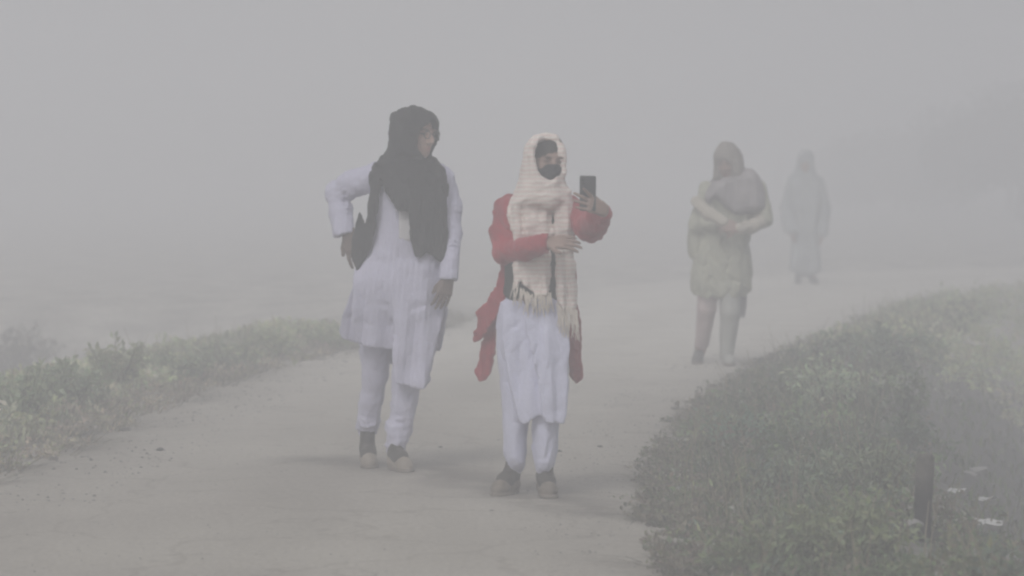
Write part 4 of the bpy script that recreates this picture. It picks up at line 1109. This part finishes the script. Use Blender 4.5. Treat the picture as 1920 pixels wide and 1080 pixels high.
# ------------------------------------------------------------------ PERSON 3: fading in the fog behind
def person3():
    f = Fig(1342, 686); q = f; gz = road_z(f.X, f.Y)
    Rm = rot(R(-15), R(14), R(4)); HC = q(1363, 308, -.02)
    b = Fld((-.28, -.42, -.02), (.46, .42, 1.62), .0085)
    P = head(b, HC, Rm, .97)
    b.cone(q(1365, 325, 0), q(1368, 350, .04), .046, .052, .03); b.cone(q(1332, 358, .05), q(1416, 356, .05), .05, .05, .04)
    b.chain([q(1370, 365, .05), q(1362, 440, .05), q(1352, 500, .05)], [.105, .10, .115], .05)
    b.chain([q(1328, 360, .04), q(1308, 425, .0), q(1352, 418, -.17)], [.045, .037, .027], .02)
    b.chain([q(1420, 358, .04), q(1432, 415, -.02), q(1388, 431, -.19)], [.045, .037, .027], .02)
    b.chain([q(1328, 500, .05), q(1325, 580, .02), q(1314, 655, .16), q(1313, 668, .16)], [.085, .052, .035, .03], .03)
    b.chain([q(1372, 500, .05), q(1370, 590, -.04), q(1363, 665, .0), q(1362, 678, .0)], [.085, .052, .035, .03], .03)
    hand(b, q(1355, 419, -.18), (.9, -.2, -.3), (0, -.9, .4), 1, .95); hand(b, q(1384, 432, -.20), (-.95, -.1, .15), (0, -.9, .3), -1, .95)
    body = b.build('person', M['skin'], None, f.loc, skin_tint(P, .97, True, Rm, HC, .7, .6)); body.location.z = gz
    tag(body, 'hazy figure in khaki tunic and mauve shawl with folded arms, walking behind on the right', 'person')
    h = Fld((-.25, -.32, .95), (.46, .30, 1.63), .0085)
    h.puff(f.pts([(1352, 278), (1368, 271), (1384, 279), (1394, 298), (1396, 325), (1400, 342), (1336, 345), (1340, 320), (1341, 298)]), .0, .118, .08, .02)
    h.ell(P(0, -.012, .04), (.088, .112, .105), .02, Rm); h.ell(P(0, .118, -.035), (.056, .075, .082), .012, Rm, '-')
    h.fold(waves(69, 8, .05, .15, .006)); h.build('headscarf', M['brown'], body)
    h = Fld((-.25, -.32, .95), (.46, .30, 1.50), .0085)
    h.puff(f.pts([(1342, 336), (1392, 318), (1412, 320), (1430, 338), (1439, 388), (1430, 402), (1400, 408), (1376, 412), (1356, 396), (1342, 378), (1330, 392), (1318, 378), (1322, 358)]), .03, .15, .07, .03)
    h.fold(waves(61, 9, .07, .2, .008, (1, 1, 2))); h.build('shawl', M['mauve'], body)
    k = Fld((-.28, -.25, .42), (.46, .3, 1.45), .0085)
    k.puff(f.pts([(1326, 350), (1422, 348), (1414, 420), (1404, 455), (1406, 490), (1408, 515), (1405, 556), (1350, 560), (1299, 557), (1300, 520), (1308, 480), (1314, 440), (1316, 400)]), .05, .115, .09, .02)
    vf = waves(67, 6, .05, .12, .012, (1, 1, 6))
    k.sheet(f.pts([(1306, 470), (1404, 470), (1408, 515), (1406, 557), (1376, 562), (1350, 558), (1322, 562), (1299, 556), (1300, 520)], -.07), lambda x, z: -.065 + 1.2 * np.maximum(np.abs(x - f.x(1352)) - .12, 0) + vf(x, 0 * x, z), .011, .03)
    k.puff(f.pts([(1300, 400), (1290, 430), (1288, 470), (1298, 492), (1315, 470), (1320, 410)], .05), .06, .06, .04, .02)
    k.chain([q(1328, 360, .04), q(1308, 425, .0), q(1340, 420, -.13)], [.062, .055, .044], .02); k.chain([q(1420, 358, .04), q(1432, 415, -.02)], [.062, .052], .02)
    rg = ridges(68, 5, .07, .2, .010, (1, 1, 2)); vv = waves(62, 9, .06, .2, .009, (1, 1, 3)); k.fold(lambda x, y, z: vv(x, y, z) + rg(x, y, z)); k.build('tunic', M['khaki'], body)
    a_ = Fld((-.28, -.36, .85), (.46, .2, 1.4), .0085)
    a_.chain([q(1306, 380, -.06), q(1330, 404, -.13), q(1356, 420, -.19)], [.035, .04, .036], .02)
    a_.chain([q(1430, 392, .02), q(1432, 415, -.02), q(1410, 428, -.13), q(1386, 432, -.19)], [.048, .050, .042, .036], .02)
    a_.fold(waves(63, 6, .05, .12, .006)); a_.build('sleeve', M['palesleeve'], body)
    s1 = Fld((-.25, -.2, .06), (.1, .32, .75), .0085)
    s1.puff(f.pts([(1308, 520), (1348, 520), (1343, 580), (1336, 625), (1327, 662), (1305, 655), (1307, 600)], .1), lambda x, z: .03 + .14 * np.clip((.5 - z) / .4, 0, 1) + 0 * x, .065, .05, .01)
    s1.chain([q(1328, 500, .05), q(1325, 580, .02), q(1315, 648, .15)], [.085, .070, .048], .02)
    s1.fold(waves(64, 6, .10, .25, .005, (1, 1, 2)), bias=.004); s1.build('trouser_leg', M['pinkleg'], body)
    s2 = Fld((-.05, -.2, .03), (.2, .32, .75), .0085)
    s2.puff(f.pts([(1348, 520), (1389, 520), (1386, 580), (1379, 640), (1373, 682), (1350, 680), (1351, 620)]), .0, .065, .05, .01)
    s2.chain([q(1372, 500, .05), q(1370, 590, -.04), q(1363, 668, .0)], [.085, .072, .048], .02)
    s2.fold(waves(65, 6, .10, .25, .005, (1, 1, 2)), bias=.004); s2.build('trouser_leg', M['greyleg'], body)
    e = Fld((.1, -.1, .25), (.3, .2, .75), .0085)
    e.sheet(f.pts([(1384, 520), (1403, 520), (1402, 575), (1398, 603), (1388, 598), (1385, 560)]), lambda x, z: .06 + waves(66, 4, .05, .1, .01)(x, 0 * x, z * .2), .010, .01)
    e.build('scarf_end', M['mauve'], body)
    hp = q(1314, 676, .20); hp[2] = 0; shoe(f, 'shoe', hp, -.2, M['darkshoe'], body, .09, .24)
    hp = q(1363, 684, .02); hp[2] = 0; shoe(f, 'shoe', hp, .05, M['greyleg'], body, 0, .24)
    return body
p3 = person3()

# ------------------------------------------------------------------ PERSON 4: barely visible, farthest away
def person4():
    f = Fig(1512, 536); q = f; gz = road_z(f.X, f.Y)
    Rm = rot(R(0), R(8)); HC = q(1510, 310, -.02)
    b = Fld((-.4, -.35, -.02), (.42, .35, 1.65), .011)
    P = head(b, HC, Rm, 1.0)
    b.cone(q(1510, 322, 0), q(1511, 336, .03), .05, .055, .03); b.cone(q(1488, 345, .04), q(1534, 345, .04), .05, .05, .04)
    b.chain([q(1511, 350, .04), q(1512, 430, .04)], [.11, .12], .05)
    b.chain([q(1486, 346, .04), q(1476, 395, .03), q(1484, 436, -.06)], [.045, .036, .027], .02); b.chain([q(1536, 346, .04), q(1547, 395, .03), q(1542, 440, -.05)], [.045, .036, .027], .02)
    hand(b, q(1485, 438, -.065), (.1, -.1, -1), (-.9, -.4, 0), 1, 1); hand(b, q(1541, 442, -.055), (-.05, -.1, -1), (.9, -.4, 0), -1, 1)
    b.chain([q(1500, 430, .04), q(1498, 485, .02), q(1497, 530, .08)], [.08, .05, .035], .03); b.chain([q(1524, 430, .04), q(1524, 485, -.02), q(1523, 531, -.02)], [.08, .05, .035], .03)
    body = b.build('person', M['skin'], None, f.loc, skin_tint(P, 1, True, Rm, HC, .6, .6)); body.location.z = gz
    tag(body, 'barely visible dark robed figure, farthest away in the fog', 'person')
    h = Fld((-.42, -.3, .05), (.42, .3, 1.66), .011)
    h.puff(f.pts([(1497, 300), (1510, 287), (1524, 300), (1529, 326), (1544, 342), (1540, 400), (1535, 430), (1538, 470), (1544, 524), (1479, 522), (1484, 470), (1489, 430), (1482, 400), (1477, 342), (1493, 326)]), .03, .125, .10, .02)
    h.chain([q(1487, 346, .04), q(1474, 395, .03), q(1483, 434, -.055)], [.068, .062, .066], .02); h.chain([q(1535, 346, .04), q(1548, 395, .03), q(1542, 438, -.045)], [.068, .062, .066], .02)
    h.ell(P(0, -.012, .04), (.088, .112, .105), .02, Rm); h.ell(P(0, .122, -.035), (.054, .075, .08), .012, Rm, '-')
    h.fold(waves(71, 9, .07, .2, .014, (1, 1, 5))); h.build('robe', M['robe'], body)
    for uu, d0, an in ((1497, .1, -.1), (1523, .0, .1)):
        hp = q(uu, 533, d0); hp[2] = 0; shoe(f, 'shoe', hp, an, M['darkshoe'], body, 0, .25)
person4()

# ------------------------------------------------------------------ haze: one even box round everything
hz = bpy.data.materials.new('haze air'); hz.use_nodes = True
t = hz.node_tree; t.nodes.remove(t.nodes['Principled BSDF'])
pv = t.nodes.new('ShaderNodeVolumePrincipled'); pv.inputs['Density'].default_value = HAZE
pv.inputs['Color'].default_value = (.925, .93, .962, 1); pv.inputs['Density Attribute'].default_value = ''; pv.inputs['Anisotropy'].default_value = 0
t.links.new(pv.outputs[0], t.nodes['Material Output'].inputs['Volume'])
X, z0, z1 = 195, -3.2, 6.0
V = [(x, y, z) for z in (z0, z1) for x, y in ((-X, -X), (X, -X), (X, X), (-X, X))]
Q = [(0, 3, 2, 1), (4, 5, 6, 7), (0, 1, 5, 4), (1, 2, 6, 5), (2, 3, 7, 6), (3, 0, 4, 7)]
hb = tag(mesh_np('haze', V, Q, hz, smooth=False), kind='stuff')
